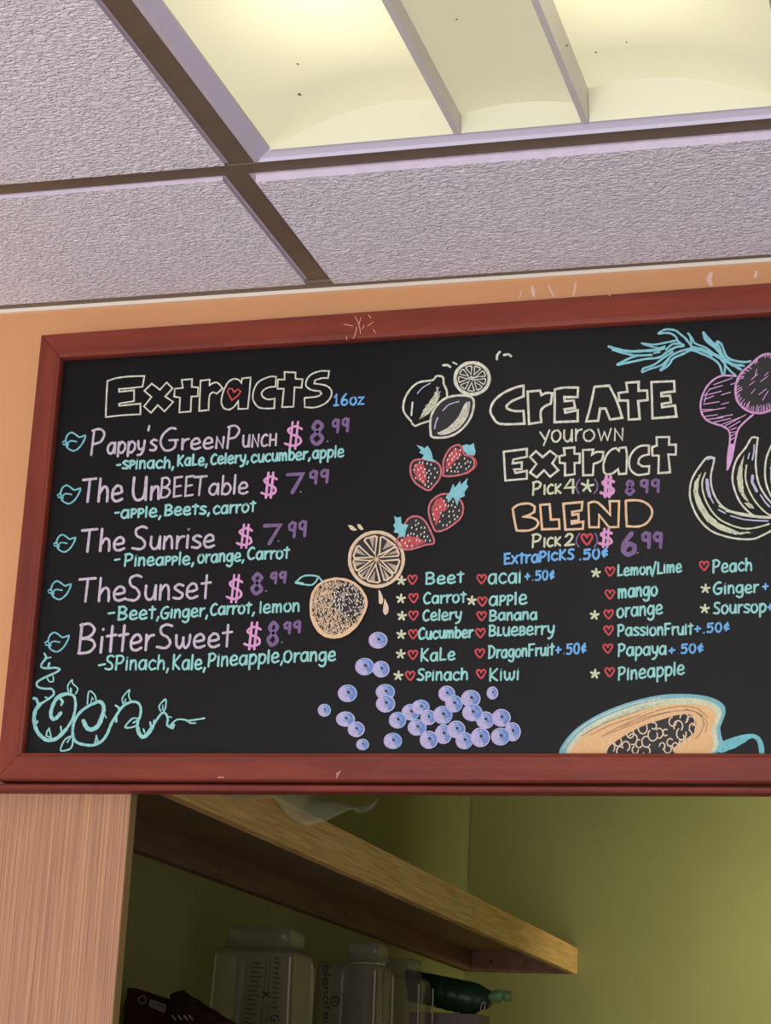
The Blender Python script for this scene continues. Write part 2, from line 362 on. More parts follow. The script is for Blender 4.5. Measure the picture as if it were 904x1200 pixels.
class Ink:
    count = 0
    """a chalk-marker drawing: strokes are thin raised ribbons on a real surface.  mp(u, v, height) -> world"""
    def __init__(s, crop=(0, 0, 1), mp=None, layer=.000012, base=.0003):
        s.V = []; s.F = []; s.M = []; s.mats = []; Ink.count += 1; s.h = base+Ink.count*.0000023; s.layer = layer; s.c = crop; s.mp = mp or bp_
    def _m(s, mt):
        if mt not in s.mats: s.mats.append(mt)
        return s.mats.index(mt)
    def tf(s, p): return (s.c[0]+p[0]/s.c[2], s.c[1]+p[1]/s.c[2])
    def crop(s, a, b, k): s.c = (a, b, k); return s
    def _add(s, pts, faces, mt, ramp=False, up=0):
        n = len(s.V); q = s.layer*.7/max(1, len(pts)) if ramp else 0
        s.V += [s.mp(p[0], p[1], s.h+up+q*j) for j, p in enumerate(pts)]; k = s._m(mt)
        for f in faces: s.F.append(tuple(i+n for i in f)); s.M.append(k)
    def disc(s, c, r, mt, n=7, ry=None, rot=0):
        ry = ry or r; cr, sr = math.cos(rot), math.sin(rot); P = []
        for i in range(n):
            a = 2*math.pi*i/n; x, y = r*math.cos(a), ry*math.sin(a); P.append((c[0]+x*cr-y*sr, c[1]+x*sr+y*cr))
        s._add(P, [tuple(range(n))], mt, up=s.layer*.8)
    def raw(s, P, wd, mt, closed=False, taper=False):
        Q = [P[0]]
        for p in P[1:]:
            if math.hypot(p[0]-Q[-1][0], p[1]-Q[-1][1]) > .12: Q.append(p)
        P = Q
        if closed and len(P) > 2 and math.hypot(P[0][0]-P[-1][0], P[0][1]-P[-1][1]) < .3: P.pop()
        if len(P) == 1: s.disc(P[0], wd/2, mt); s.h += s.layer; return
        N = len(P); out = []; corners = []
        for i in range(N):
            a = P[(i-1) % N] if (closed or i > 0) else None; b = P[(i+1) % N] if (closed or i < N-1) else None; c = P[i]
            def dr(p, q): l = math.hypot(q[0]-p[0], q[1]-p[1]) or 1; return ((q[0]-p[0])/l, (q[1]-p[1])/l)
            d1 = dr(a, c) if a else dr(c, b); d2 = dr(c, b) if b else d1
            nx, ny = -(d1[1]+d2[1]), d1[0]+d2[0]; l = math.hypot(nx, ny)
            if l < .3: nx, ny, l = -d1[1], d1[0], 1
            nx /= l; ny /= l; cs = max(.55, nx*-d1[1]+ny*d1[0])
            hw = wd/2*(1+.10*math.sin(i*1.7+P[0][0]))
            if taper: hw *= max(.25, math.sin(math.pi*(i+.6)/(N+.2)))
            out += [(c[0]+nx*hw/cs, c[1]+ny*hw/cs), (c[0]-nx*hw/cs, c[1]-ny*hw/cs)]
            if d1[0]*d2[0]+d1[1]*d2[1] < .5: corners.append(c)
        R = N if closed else N-1
        s._add(out, [(2*i, 2*i+1, 2*((i+1) % N)+1, 2*((i+1) % N)) for i in range(R)], mt, ramp=True)
        if not closed and not taper: s.disc(P[0], wd/2*.97, mt); s.disc(P[-1], wd/2*.97, mt)
        for c in corners: s.disc(c, wd/2*.97, mt)
        s.h += s.layer
    def line(s, pts, wd, mt, sm=False, closed=False, taper=False, n=5):
        P = [s.tf(p) for p in pts]
        if sm: P = smooth_pts(P, n, closed)
        s.raw(P, wd, mt, closed, taper); return s
    def fill(s, pts, mt, sm=False, n=4):
        P = [s.tf(p) for p in pts]
        if sm: P = corner_smooth(P, n, .3)
        tri = tessellate_polygon([[Vector((p[0], p[1], 0)) for p in P]])
        s._add(P, [tuple(t) for t in tri], mt); s.h += s.layer; return s
    def hatch(s, pts, mt, wd=.7, n=60, ln=3, ang=1.9, sp=.35):
        P = [s.tf(p) for p in pts]; xs = [p[0] for p in P]; ys = [p[1] for p in P]; k = 0; t = 0
        while k < n and t < n*12:
            t += 1; x = random.uniform(min(xs), max(xs)); y = random.uniform(min(ys), max(ys))
            if not inside((x, y), P): continue
            a = ang+random.uniform(-sp, sp); l = ln*random.uniform(.5, 1.1)/2; k += 1
            s.raw([(x-l*math.cos(a), y-l*math.sin(a)), (x+l*math.cos(a), y+l*math.sin(a))], wd, mt, taper=False)
        return s
    def build(s, name, parent, label=None):
        o = link(name, s.V, s.F, s.mats, parent, s.M)
        return tag(o, label)
def inside(p, P):
    c = False; j = len(P)-1
    for i in range(len(P)):
        if (P[i][1] > p[1]) != (P[j][1] > p[1]) and p[0] < (P[j][0]-P[i][0])*(p[1]-P[i][1])/(P[j][1]-P[i][1])+P[i][0]: c = not c
        j = i
    return c

# handwriting: lower case y 0..1 = x-height, 1..2 ascender; capitals y 0..1 = cap height.   s = curve, l = straight, d = dot
def g_(w, *st): return (w, st)
O_ = [(.42, 1), (.12, .82), (.05, .42), (.2, .06), (.5, 0), (.76, .3), (.76, .7), (.55, .97), (.42, 1)]
LOW = {
 'a': g_(.92, ('s', (.74, .82), (.42, 1), (.1, .72), (.06, .28), (.34, 0), (.64, .22), (.76, .95)), ('l', (.76, 1), (.8, .02))),
 'b': g_(.88, ('l', (.08, 2), (.09, .02)), ('s', (.1, .55), (.38, 1), (.72, .78), (.76, .32), (.45, 0), (.1, .12))),
 'c': g_(.82, ('s', (.72, .84), (.46, 1), (.12, .75), (.08, .3), (.38, 0), (.76, .14))),
 'd': g_(.92, ('s', (.74, .7), (.42, .95), (.1, .68), (.08, .24), (.38, 0), (.74, .3)), ('l', (.76, 1.9), (.78, 0))),
 'e': g_(.88, ('s', (.1, .48), (.45, .5), (.72, .62), (.62, .94), (.34, 1), (.08, .66), (.12, .16), (.42, 0), (.8, .14))),
 'g': g_(.92, ('s', (.74, .82), (.42, 1), (.1, .72), (.08, .3), (.36, .05), (.64, .25), (.76, .9)), ('s', (.76, 1), (.8, .1), (.7, -.6), (.38, -.78), (.1, -.55))),
 'h': g_(.84, ('l', (.08, 2), (.08, 0)), ('s', (.1, .5), (.36, .95), (.62, .85), (.7, .4), (.7, 0))),
 'i': g_(.3, ('l', (.1, 1), (.1, 0)), ('l', (.12, 1.55), (.13, 1.6))),
 'k': g_(.8, ('l', (.08, 2), (.08, 0)), ('l', (.62, 1), (.12, .45), (.7, 0))),
 'l': g_(.3, ('l', (.1, 2), (.1, 0))),
 'm': g_(1.2, ('l', (.08, 1), (.08, 0)), ('s', (.09, .55), (.3, .95), (.48, .8), (.52, 0)), ('s', (.53, .55), (.76, .95), (.96, .8), (1.0, 0))),
 'n': g_(.82, ('l', (.08, 1), (.08, 0)), ('s', (.09, .55), (.34, .97), (.6, .85), (.68, 0))),
 'o': g_(.88, ('s',)+tuple(O_)),
 'p': g_(.88, ('l', (.1, 1), (.1, -.75)), ('s', (.1, .6), (.38, 1), (.74, .78), (.74, .3), (.42, 0), (.1, .18))),
 'r': g_(.62, ('l', (.08, 1), (.1, 0)), ('s', (.1, .5), (.28, .88), (.58, .96))),
 's': g_(.74, ('s', (.66, .9), (.34, 1), (.08, .76), (.34, .54), (.66, .3), (.48, .02), (.04, .08))),
 't': g_(.68, ('l', (.32, 1.75), (.32, 0)), ('l', (0, 1.02), (.62, 1.1))),
 'u': g_(.86, ('s', (.08, 1), (.09, .32), (.34, 0), (.62, .2), (.72, .9)), ('l', (.73, 1), (.76, 0))),
 'v': g_(.8, ('l', (.04, 1), (.36, .03), (.72, 1))),
 'w': g_(1.12, ('s', (.04, 1), (.1, .3), (.3, .02), (.5, .3), (.54, .8)), ('s', (.54, .8), (.58, .25), (.76, .02), (.96, .35), (1.0, 1))),
 'x': g_(.8, ('l', (.05, 1), (.72, 0)), ('l', (.7, 1), (.04, 0))),
 'y': g_(.82, ('s', (.06, 1), (.14, .4), (.4, .2), (.66, .4)), ('s', (.74, 1), (.66, .2), (.46, -.5), (.1, -.7))),
 'z': g_(.8, ('l', (.06, .95), (.68, .98), (.06, .03), (.74, .03))),
}
UPP = {
 'B': g_(.66, ('l', (.07, 1), (.06, 0)), ('s', (.02, .97), (.34, 1.0), (.54, .8), (.42, .58), (.1, .5)), ('s', (.1, .5), (.48, .44), (.6, .22), (.4, .02), (.04, .0))),
 'C': g_(.62, ('s', (.56, .9), (.38, 1), (.14, .78), (.05, .42), (.18, .06), (.38, 0), (.58, .1))),
 'D': g_(.66, ('l', (.08, .98), (.08, .02)), ('s', (.0, 1), (.3, .97), (.58, .7), (.56, .3), (.3, .03), (.04, 0))),
 'E': g_(.58, ('l', (.52, 1), (.06, .97), (.08, 0), (.54, .04)), ('l', (.08, .5), (.46, .54))),
 'F': g_(.56, ('l', (.54, 1), (.06, .97), (.08, 0)), ('l', (.08, .52), (.44, .55))),
 'G': g_(.74, ('s', (.6, .97), (.4, 1), (.14, .76), (.05, .4), (.2, .06), (.42, 0), (.62, .14), (.64, .44)), ('l', (.38, .46), (.72, .46))),
 'H': g_(.7, ('l', (.08, 1), (.08, 0)), ('l', (.6, 1), (.62, 0)), ('l', (.1, .5), (.6, .5))),
 'I': g_(.2, ('l', (.1, 1), (.1, 0))),
 'K': g_(.62, ('l', (.08, 1), (.08, 0)), ('l', (.54, .96), (.1, .44), (.56, 0))),
 'L': g_(.52, ('l', (.08, 1), (.08, .03), (.48, .05))),
 'N': g_(.72, ('l', (.08, 0), (.08, 1), (.6, .04), (.62, 1.03))),
 'O': g_(.8, ('s',)+tuple((x*.9, y) for x, y in O_)),
 'P': g_(.62, ('l', (.09, .98), (.06, 0)), ('s', (.02, .95), (.34, 1.0), (.56, .8), (.42, .5), (.1, .42))),
 'S': g_(.6, ('s', (.56, .93), (.36, 1), (.14, .88), (.18, .62), (.42, .46), (.54, .22), (.38, .02), (.04, .08))),
 'T': g_(.66, ('l', (.02, .96), (.64, 1.0)), ('l', (.34, .98), (.32, 0))),
 'U': g_(.7, ('s', (.06, 1), (.07, .35), (.2, .05), (.4, .02), (.56, .2), (.6, .98)), ('l', (.6, 1), (.64, 0))),
 'W': g_(1.0, ('l', (.04, 1), (.26, .03), (.48, .75), (.7, .03), (.94, 1.02))),
 'Y': g_(.86, ('l', (.02, .9), (.5, .22)), ('l', (.82, 1.05), (.36, -.25))),
 'A': g_(.7, ('l', (.02, 0), (.34, 1), (.66, 0)), ('l', (.14, .34), (.54, .34))),
 '0': g_(.62, ('s', (.32, 1), (.1, .8), (.05, .4), (.2, .03), (.42, .05), (.54, .4), (.5, .82), (.32, 1))),
 '1': g_(.46, ('l', (.06, .75), (.22, 1), (.22, .03)), ('l', (.04, .02), (.42, .03))),
 '2': g_(.64, ('s', (.08, .78), (.28, 1), (.5, .82), (.4, .45), (.06, .04)), ('l', (.06, .03), (.6, .05))),
 '4': g_(.62, ('l', (.36, 1), (.05, .4), (.56, .42)), ('l', (.48, 1), (.48, 0))),
 '5': g_(.6, ('l', (.54, .97), (.12, .95), (.1, .58)), ('s', (.1, .56), (.38, .62), (.52, .34), (.36, .03), (.04, .06))),
 '6': g_(.62, ('s', (.4, 1), (.14, .62), (.06, .25), (.24, .0), (.5, .12), (.5, .4), (.3, .5), (.1, .3))),
 '7': g_(.66, ('l', (.04, .95), (.62, .98), (.26, 0))),
 '8': g_(.56, ('s', (.28, .54), (.1, .76), (.26, 1), (.46, .8), (.28, .54), (.06, .26), (.26, 0), (.5, .24), (.28, .54))),
 '9': g_(.58, ('s', (.44, .72), (.34, .5), (.12, .55), (.08, .84), (.28, 1), (.44, .84)), ('l', (.46, .95), (.44, 0))),
 '$': g_(.62, ('s', (.56, .74), (.34, .84), (.1, .7), (.24, .54), (.5, .42), (.54, .22), (.3, .12), (.02, .2)), ('l', (.24, 1), (.2, 0)), ('l', (.42, 1), (.38, 0))),
 ',': g_(.3, ('l', (.18, .08), (.06, -.22))),
 '.': g_(.26, ('l', (.1, .03), (.11, .04))),
 '-': g_(.5, ('l', (.06, .34), (.4, .38))),
 "'": g_(.18, ('l', (.1, .98), (.06, .8))),
 'R': g_(.62, ('l', (.09, .98), (.06, 0)), ('s', (.02, .95), (.34, 1.0), (.56, .8), (.42, .5), (.1, .42)), ('l', (.3, .46), (.56, 0))),
 'V': g_(.66, ('l', (.04, 1), (.32, 0), (.6, 1))),
 '/': g_(.4, ('l', (.36, 1.1), (.04, -.15))),
 '+': g_(.6, ('l', (.26, .74), (.24, .16)), ('l', (.02, .44), (.5, .48))),
 '(': g_(.36, ('s', (.3, 1), (.08, .7), (.06, .3), (.26, 0))),
 ')': g_(.36, ('s', (.06, 1), (.26, .7), (.26, .3), (.02, 0))),
 '¢': g_(.5, ('s', (.44, .62), (.26, .78), (.08, .5), (.2, .26), (.46, .3)), ('l', (.36, .95), (.2, .1))),
 ' ': g_(.35),
}
def write(ink, text, x0, y0, x1, y1, cap, wd, mt, xh=None, desc=.75, lean=True):
    xh = xh or cap*.7
    seq = []; i = 0; adv = 0
    while i < len(text):
        ch = text[i]
        if ch == '^': i += 1; ch = text[i]; g = UPP[ch]; sx = xh; yf = lambda y: y*xh
        elif ch in LOW: g = LOW[ch]; sx = xh; yf = lambda y: (y*xh if y >= 0 else y*xh*desc) if y <= 1 else xh+(y-1)*(cap-xh)
        else:
            g = UPP[ch]; sx = cap; yf = lambda y: y*cap
            if ch in ",.-' ": sx = min(cap, xh*1.15); 
        seq.append((g, adv, sx, yf)); adv += (g[0]+(.13 if ch != ' ' else 0))*sx; i += 1
    last = seq[-1][0]; ext = max([p[0] for st in last[1] for p in st[1:]] or [0]); tot = seq[-1][1]+ext*seq[-1][2]
    k = (x1-x0)/max(tot, .1)
    for (g, a, sx, yf) in seq:
        jy = random.uniform(-.35, .35)
        for st in g[1]:
            P = []
            for (x, y) in st[1:]:
                X = x0+(a+x*sx)*k; Yb = y0+(y1-y0)*(X-x0)/max(1, x1-x0)+jy; h = yf(y)
                L = (867-X)/(Yb+7625) if lean else 0
                P.append((X+L*h, Yb-h))
            if st[0] == 's': P = smooth_pts(P, 4)
            ink.raw([(p[0]+random.uniform(-.12, .12), p[1]+random.uniform(-.12, .12)) for p in P], wd, mt)
def T(name, label, *runs):
    k = Ink()
    for r in runs: write(k, *r)
    return k.build(name, board, label)

# --- headings: double outlined letters
def outline(name, label, wd, mt, *groups):
    k = Ink()
    for (crop, sm, pts) in groups:
        k.crop(*crop)
        if sm: k.line(pts, wd, mt, True, True, n=3)
        else: k.raw(corner_smooth([k.tf(p) for p in pts]), wd, mt, True)
    return k
c1 = (110, 425, 6.027); c2 = (250, 420, 6.027)
k = outline('heading', None, 1.75, CREAM,
 (c1, 0, [(97, 130), (160, 110), (250, 98), (358, 95), (352, 130), (345, 170), (260, 180), (178, 188), (180, 207), (285, 195), (285, 272), (178, 290), (180, 305), (330, 290), (330, 365), (200, 372), (85, 385), (90, 250)]),
 (c1, 0, [(410, 148), (468, 192), (515, 140), (557, 182), (505, 240), (562, 278), (500, 345), (453, 300), (405, 355), (355, 310), (408, 243), (358, 200)]),
 (c1, 0, [(622, 122), (695, 117), (693, 172), (738, 175), (735, 238), (690, 240), (685, 345), (605, 352), (610, 248), (568, 240), (573, 185), (630, 178)]),
 (c1, 0, [(755, 128), (820, 120), (818, 160), (850, 142), (879, 145), (912, 182), (869, 220), (844, 208), (818, 235), (812, 335), (745, 342)]),
 (c2, 0, [(58, 310), (66, 255), (82, 212), (110, 165), (150, 145), (185, 155), (200, 175), (205, 142), (265, 135), (258, 230), (245, 355), (178, 358), (178, 300), (150, 340), (110, 363), (72, 350)]),
 (c2, 0, [(445, 130), (400, 130), (330, 160), (298, 200), (282, 250), (285, 300), (320, 345), (375, 355), (432, 352), (435, 285), (385, 290), (350, 270), (342, 245), (360, 222), (395, 205), (442, 200)]),
 (c2, 0, [(505, 97), (583, 100), (582, 145), (632, 148), (625, 207), (575, 205), (568, 342), (487, 345), (500, 215), (455, 215), (458, 150), (505, 150)]),
 (c2, 0, [(820, 90), (760, 90), (700, 110), (668, 140), (655, 180), (665, 205), (700, 225), (755, 232), (765, 250), (735, 270), (645, 280), (648, 345), (720, 347), (790, 320), (828, 280), (838, 240), (825, 212), (790, 190), (715, 178), (720, 155), (770, 140), (812, 140)]))
k.crop(*c2).line([(132, 295), (103, 240), (110, 214), (135, 215), (148, 240), (175, 218), (195, 235), (170, 270)], 1.6, RED, False, True)
k.build('heading_lettering', board, 'cream outlined heading with a small red heart')
c3 = (560, 435, 6.954); c4 = (680, 435, 6.954)
outline('h', None, 2.7, CREAM,
 (c3, 0, [(375, 118), (300, 137), (200, 185), (130, 250), (105, 320), (125, 375), (185, 430), (382, 428), (375, 325), (300, 325), (240, 305), (235, 285), (280, 245), (375, 205)]),
 (c3, 0, [(408, 168), (510, 158), (520, 195), (560, 178), (610, 180), (597, 265), (545, 290), (515, 330), (520, 415), (420, 430)]),
 (c3, 0, [(630, 150), (700, 135), (820, 134), (815, 212), (708, 212), (710, 245), (785, 240), (795, 300), (710, 312), (715, 340), (817, 318), (817, 408), (628, 416)]),
 (c4, 0, [(120, 128), (238, 118), (300, 240), (345, 380), (245, 395), (210, 305), (165, 305), (148, 405), (52, 410), (85, 290)]),
 (c4, 0, [(378, 95), (480, 88), (478, 160), (548, 158), (552, 235), (475, 245), (488, 390), (398, 395), (392, 240), (320, 240), (315, 178), (388, 168)]),
 (c4, 0, [(583, 90), (768, 82), (772, 165), (665, 178), (665, 205), (735, 200), (742, 255), (668, 268), (670, 295), (775, 280), (787, 370), (592, 385)])).build('heading_lettering', board, 'upper cream outlined heading at the right')
c5 = (580, 500, 7.533)
outline('h', None, 2.4, CREAM,
 (c5, 0, [(80, 222), (285, 197), (285, 266), (165, 290), (160, 325), (240, 315), (240, 375), (172, 378), (185, 410), (285, 390), (285, 460), (95, 476)]),
 (c5, 0, [(365, 217), (425, 270), (490, 214), (550, 260), (510, 325), (563, 385), (490, 443), (437, 385), (372, 448), (312, 405), (370, 330), (312, 268)]),
 (c5, 0, [(612, 192), (705, 184), (705, 240), (752, 240), (752, 320), (705, 322), (708, 420), (622, 432), (622, 325), (575, 320), (572, 262), (620, 250)]),
 (c5, 0, [(780, 207), (872, 203), (858, 250), (899, 225), (962, 225), (944, 298), (874, 330), (869, 428), (782, 430)]),
 (c5, 0, [(1103, 190), (1158, 182), (1169, 260), (1163, 415), (1098, 420), (1090, 375), (1043, 412), (993, 422), (965, 402), (962, 330), (990, 250), (1034, 203), (1073, 190), (1098, 214)]),
 (c5, 0, [(1363, 168), (1308, 168), (1260, 185), (1215, 230), (1190, 290), (1198, 375), (1248, 422), (1300, 425), (1363, 414), (1366, 350), (1308, 350), (1269, 325), (1278, 285), (1310, 258), (1363, 246)]),
 (c5, 0, [(1430, 94), (1542, 92), (1540, 160), (1602, 160), (1600, 248), (1534, 246), (1550, 404), (1447, 411), (1450, 256), (1394, 256), (1390, 182), (1433, 168)])).build('heading_lettering', board, 'lower cream outlined heading at the right')
c6 = (590, 575, 8.218); c7 = (680, 575, 8.218)
outline('h', None, 2.6, PEACH,
 (c6, 0, [(92, 175), (150, 135), (250, 125), (305, 155), (300, 205), (250, 235), (195, 253), (270, 258), (325, 285), (340, 318), (310, 358), (240, 385), (130, 385), (110, 290)]),
 (c6, 0, [(357, 137), (448, 132), (460, 280), (538, 277), (543, 368), (375, 373)]),
 (c6, 0, [(580, 127), (763, 110), (756, 190), (665, 205), (668, 235), (725, 225), (728, 285), (660, 295), (662, 318), (773, 298), (768, 368), (600, 376)]),
 (c7, 0, [(82, 120), (170, 114), (293, 235), (287, 102), (378, 102), (370, 350), (280, 353), (185, 235), (182, 353), (90, 353)]),
 (c7, 0, [(442, 97), (560, 94), (640, 122), (690, 175), (690, 245), (640, 315), (560, 346), (452, 343), (445, 220)])).build('heading_lettering', board, 'orange outlined heading')

# --- the five drinks at the left
T('lettering', 'small blue size note', ('16oz', 391, 475.5, 426.5, 474, 13, 2.2, BLUE, 8.5))
T('lettering', 'first white drink name', ("Pappy's", 105.4, 533.4, 183, 528.2, 30, 2.7, WHITE, 12.8, .42), ('Gree^N', 186, 528.6, 261.5, 525, 26, 2.7, WHITE, 12.5), ('P^U^N^C^H', 265.3, 525.2, 323.5, 522, 26, 2.5, WHITE, 13.5))
T('lettering', 'second white drink name', ('The', 94.8, 588.5, 143.2, 587.3, 27, 3.1, WHITE, 18), ('Un', 153.6, 586.8, 186, 584.6, 27, 3.1, WHITE, 15), ('BEE', 187.5, 583.6, 226, 581, 23, 2.4, WHITE), ('Table', 226, 581, 290.3, 578.2, 22, 2.6, WHITE, 13))
T('lettering', 'third white drink name', ('The', 93.4, 646.8, 145.6, 644.6, 26, 3.0, WHITE, 15), ('Sunrise', 153.8, 644.8, 250.9, 641.2, 27, 2.9, WHITE, 14.5))
T('lettering', 'fourth white drink name', ('The', 90.4, 705.2, 146.6, 704, 27, 3.0, WHITE, 16), ('Sunset', 146.5, 704.4, 245.9, 700.6, 30, 2.9, WHITE, 17))
T('lettering', 'fifth white drink name', ('Bitter', 90.8, 766, 179.4, 761.2, 34, 3.1, WHITE, 18), ('Sweet', 182.8, 760.6, 271, 757.6, 28, 3.0, WHITE, 15.5))
def price(label, d, n8, ch, n9, dot):
    k = Ink()
    write(k, '$', d[0], d[3], d[2], d[3], d[3]-d[1], 2.8, PINK)
    write(k, ch, n8[0]+1.8, n8[3]-2, n8[2]-1.8, n8[3]-2.2, n8[3]-n8[1]-4, 4.3, PURPLE)
    write(k, '99', n9[0]+1.4, n9[3]-1, n9[2]-1.4, n9[3]-3.4, n9[3]-n9[1]-4.2, 3.3, PURPLE)
    k.raw([dot, (dot[0]+.6, dot[1])], 1.6, GREYL)
    k.build('price_lettering', board, label)
price('pink and purple price beside the first drink', (333, 494.5, 352.5, 525.8), (361.4, 492.3, 379.6, 523), '8', (387.6, 489.5, 409, 508.8), (383.8, 517.4))
price('pink and purple price beside the second drink', (305.5, 553.8, 323, 583.4), (333, 553.6, 355.5, 580), '7', (360.7, 549.4, 385, 568.3), (352.5, 576.7))
price('pink and purple price beside the third drink', (276.8, 614.8, 294.3, 641.8), (305.6, 613.6, 329, 639.5), '7', (336, 610, 359, 631.9), (326.5, 634.3))
price('pink and purple price beside the fourth drink', (265, 673.9, 282.5, 705.6), (292, 670.7, 308.2, 698), '8', (315.2, 669, 335.5, 685.6), (311.6, 692.6))
price('pink and purple price beside the fifth drink', (285.5, 729.9, 304.2, 761.2), (310.9, 727.6, 326.6, 758), '8', (330.8, 727.2, 352.5, 744.4), (330.4, 752.8))
T('lettering', 'teal ingredients of the first drink', ('-s^pinach,'.replace('^p', '^P'), 136.3, 549.6, 203.4, 548, 12.5, 2.5, TEAL, 9), ('KaLe,', 207.8, 546, 242.6, 545, 12.5, 2.5, TEAL, 8.6), ('Celery,', 247, 544.4, 291, 541.8, 11.5, 2.5, TEAL, 8.6), ('cucumber,', 294.5, 542, 363.5, 538, 12, 2.5, TEAL, 8.8), ('apple', 366.6, 537.4, 402.8, 535.5, 13, 2.4, TEAL, 9))
T('lettering', 'teal ingredients of the second drink', ('-', 134, 606, 139, 606, 14, 2.5, TEAL), ('a^P^Ple,', 141.6, 607, 188.3, 605.6, 12, 2.5, TEAL, 9.5), ('Beets,', 193, 604.4, 245.4, 602, 12, 2.6, TEAL, 9), ('carrot', 250, 603, 299.3, 599, 12.5, 2.4, TEAL, 9.2))
T('lettering', 'teal ingredients of the third drink', ('-', 133.4, 659.5, 140.2, 658.6, 8, 2.3, TEAL), ('Pinea^P^Ple,', 145.5, 663.6, 226.8, 661, 14, 2.5, TEAL, 9.2), ('orange,', 231.8, 659.6, 285.7, 657.4, 12, 2.4, TEAL, 9.4), ('Carrot', 290, 655.8, 338.9, 654.2, 13.5, 2.5, TEAL, 9))
T('lettering', 'teal ingredients of the fourth drink', ('-', 126, 722.3, 134, 721.8, 9, 2.3, TEAL), ('Beet,', 138, 726.4, 186, 724.5, 15, 2.6, TEAL, 10), ('Ginger,', 188, 725, 243.2, 722, 13.5, 2.5, TEAL, 9.6), ('Carrot,', 246.5, 720.8, 297.9, 718.8, 13, 2.5, TEAL, 9.4), ('lemon', 304.3, 718.4, 350.3, 716, 12.5, 2.4, TEAL, 9.6))
T('lettering', 'teal ingredients of the fifth drink', ('-', 114.5, 783.2, 123, 782, 9, 2.5, TEAL), ('SPinach,', 122.8, 784.8, 197.3, 784.6, 16.5, 2.4, TEAL, 11), ('Kale,', 201.8, 784.6, 240.5, 784, 17, 2.5, TEAL, 11), ('Pineapple,', 243.8, 781.4, 331.3, 776, 15, 2.5, TEAL, 11), ('Orange', 332.5, 776.2, 393.3, 774, 13, 2.5, TEAL, 10.5))

# --- right hand block
T('lettering', 'cream words between the two headings', ('^Your', 632.6, 518.6, 682, 516.6, 13.5, 2.2, CREAM, 13.4), ('o^W^N', 683.5, 517.4, 730, 515.8, 13.5, 2.1, CREAM, 13.2))
k = Ink(); write(k, 'P^I^C^K', 624, 580, 657.5, 577.6, 15, 2.5, GREENC, 10.5); write(k, '4', 661, 578.5, 673.5, 578, 16, 2.6, GREENC)
write(k, '(', 675, 578.4, 679.5, 578.4, 16.5, 1.9, PURPLE); write(k, ')', 696.5, 578, 700, 578, 16.5, 1.9, PURPLE)
write(k, '$', 704, 582, 719.4, 582, 23.6, 3.7, PINK); write(k, '8', 733, 579.4, 743, 579.2, 15.6, 3.6, PURPLE); write(k, '.', 746.5, 579, 747.5, 579, 8, 1.8, PURPLE); write(k, '99', 750.4, 576.8, 772, 576.4, 14.4, 3.4, PURPLE)
def star(k, cx_, cy_, r, wd, mt, ph=0):
    for i in range(5):
        a = -math.pi/2+ph+i*2*math.pi/5; k.raw([(cx_, cy_), (cx_+r*math.cos(a), cy_+r*math.sin(a))], wd, mt)
def heart(k, cx_, cy_, s, wd, mt):
    k.c = (cx_, cy_, 1/s); k.line([(0, .46), (-.34, .08), (-.46, -.2), (-.32, -.4), (-.1, -.36), (0, -.14), (.14, -.38), (.36, -.4), (.46, -.18), (.3, .12)], wd, mt, True, True, n=3); k.c = (0, 0, 1)
star(k, 688.9, 569.8, 7, 2.9, GREENC, .1); k.build('price_lettering', board, 'pick four line with a star and a price')
k = Ink(); write(k, 'P^I^C^K', 623.5, 641.4, 657, 639.6, 15, 2.5, GREENC, 10); write(k, '2', 661.6, 640, 673, 639, 13.6, 2.6, GREENC)
write(k, '(', 675, 641.2, 679.5, 641.2, 15.5, 1.9, PURPLE); write(k, ')', 696.8, 641, 699.8, 641, 16, 1.9, PURPLE); heart(k, 688.3, 632, 14, 2.4, RED)
write(k, '$', 702, 640.6, 717, 640.4, 21, 3.2, PINK); write(k, '6', 729, 650, 743.2, 649.4, 24.4, 5.6, PURPLE); k.raw([(747.6, 648), (748.2, 648.2)], 1.7, GREYL); write(k, '99', 752.2, 642, 775, 641.4, 17.2, 4.2, PURPLE)
k.build('price_lettering', board, 'pick two line with a heart and a price')
T('lettering', 'blue extra picks note', ('Extra', 591, 661.2, 630.8, 658.6, 12, 2.6, BLUE, 9), ('PicKS', 632.6, 658, 672.6, 655, 11.6, 2.6, BLUE, 8.6), ('.50¢', 679, 656.2, 712, 653.6, 11.6, 2.7, BLUE, 9))
def item(word, x0, y0, x1, y1, cap, xh, hrt=None, st=None, extra=None, wd=2.4, rep=None):
    k = Ink()
    if st: star(k, st[0], st[1], 4.9, 2.5, GREENC, .08)
    if hrt: heart(k, hrt[0], hrt[1], 11.4, 2.05, RED)
    write(k, word, x0, y0, x1, y1, cap, wd, TEAL, xh)
    if extra: write(k, extra[0], *extra[1:5], extra[5], 2.3, BLUE, extra[5]*.75)
    k.build('list_lettering', board)
item('Beet', 499, 684.6, 543.4, 682.4, 13, 9, (483.7, 679.3), (470.7, 680.4))
item('Carrot', 496.4, 707.2, 546, 705.6, 12.5, 8.8, (485.1, 700.9), (470.2, 701.7))
item('Celery', 495.6, 727, 540.5, 726, 12, 8.8, (484.8, 721.3), (471.3, 721.9))
item('Cucumber', 490.6, 749, 554.5, 746.6, 12.5, 8.6, (484.6, 743.2), (470.5, 743.7), wd=2.6)
item('KaLe', 493, 775.2, 533.2, 773, 14.5, 9.4, (484.3, 767.3), (469.9, 766.7))
item('S^Pinach', 489, 797.4, 547.6, 796.6, 13, 9.4, (481, 791.9), (467.1, 791.9))
item('acai', 572.4, 684, 609.6, 683, 15, 11.4, (564.8, 678.5), None, ('+.50¢', 615.6, 681, 649.4, 679, 11))
item('a^P^Ple', 573.6, 710, 617.6, 707.6, 14, 10.8, (565.6, 704.8), (553.2, 703.9))
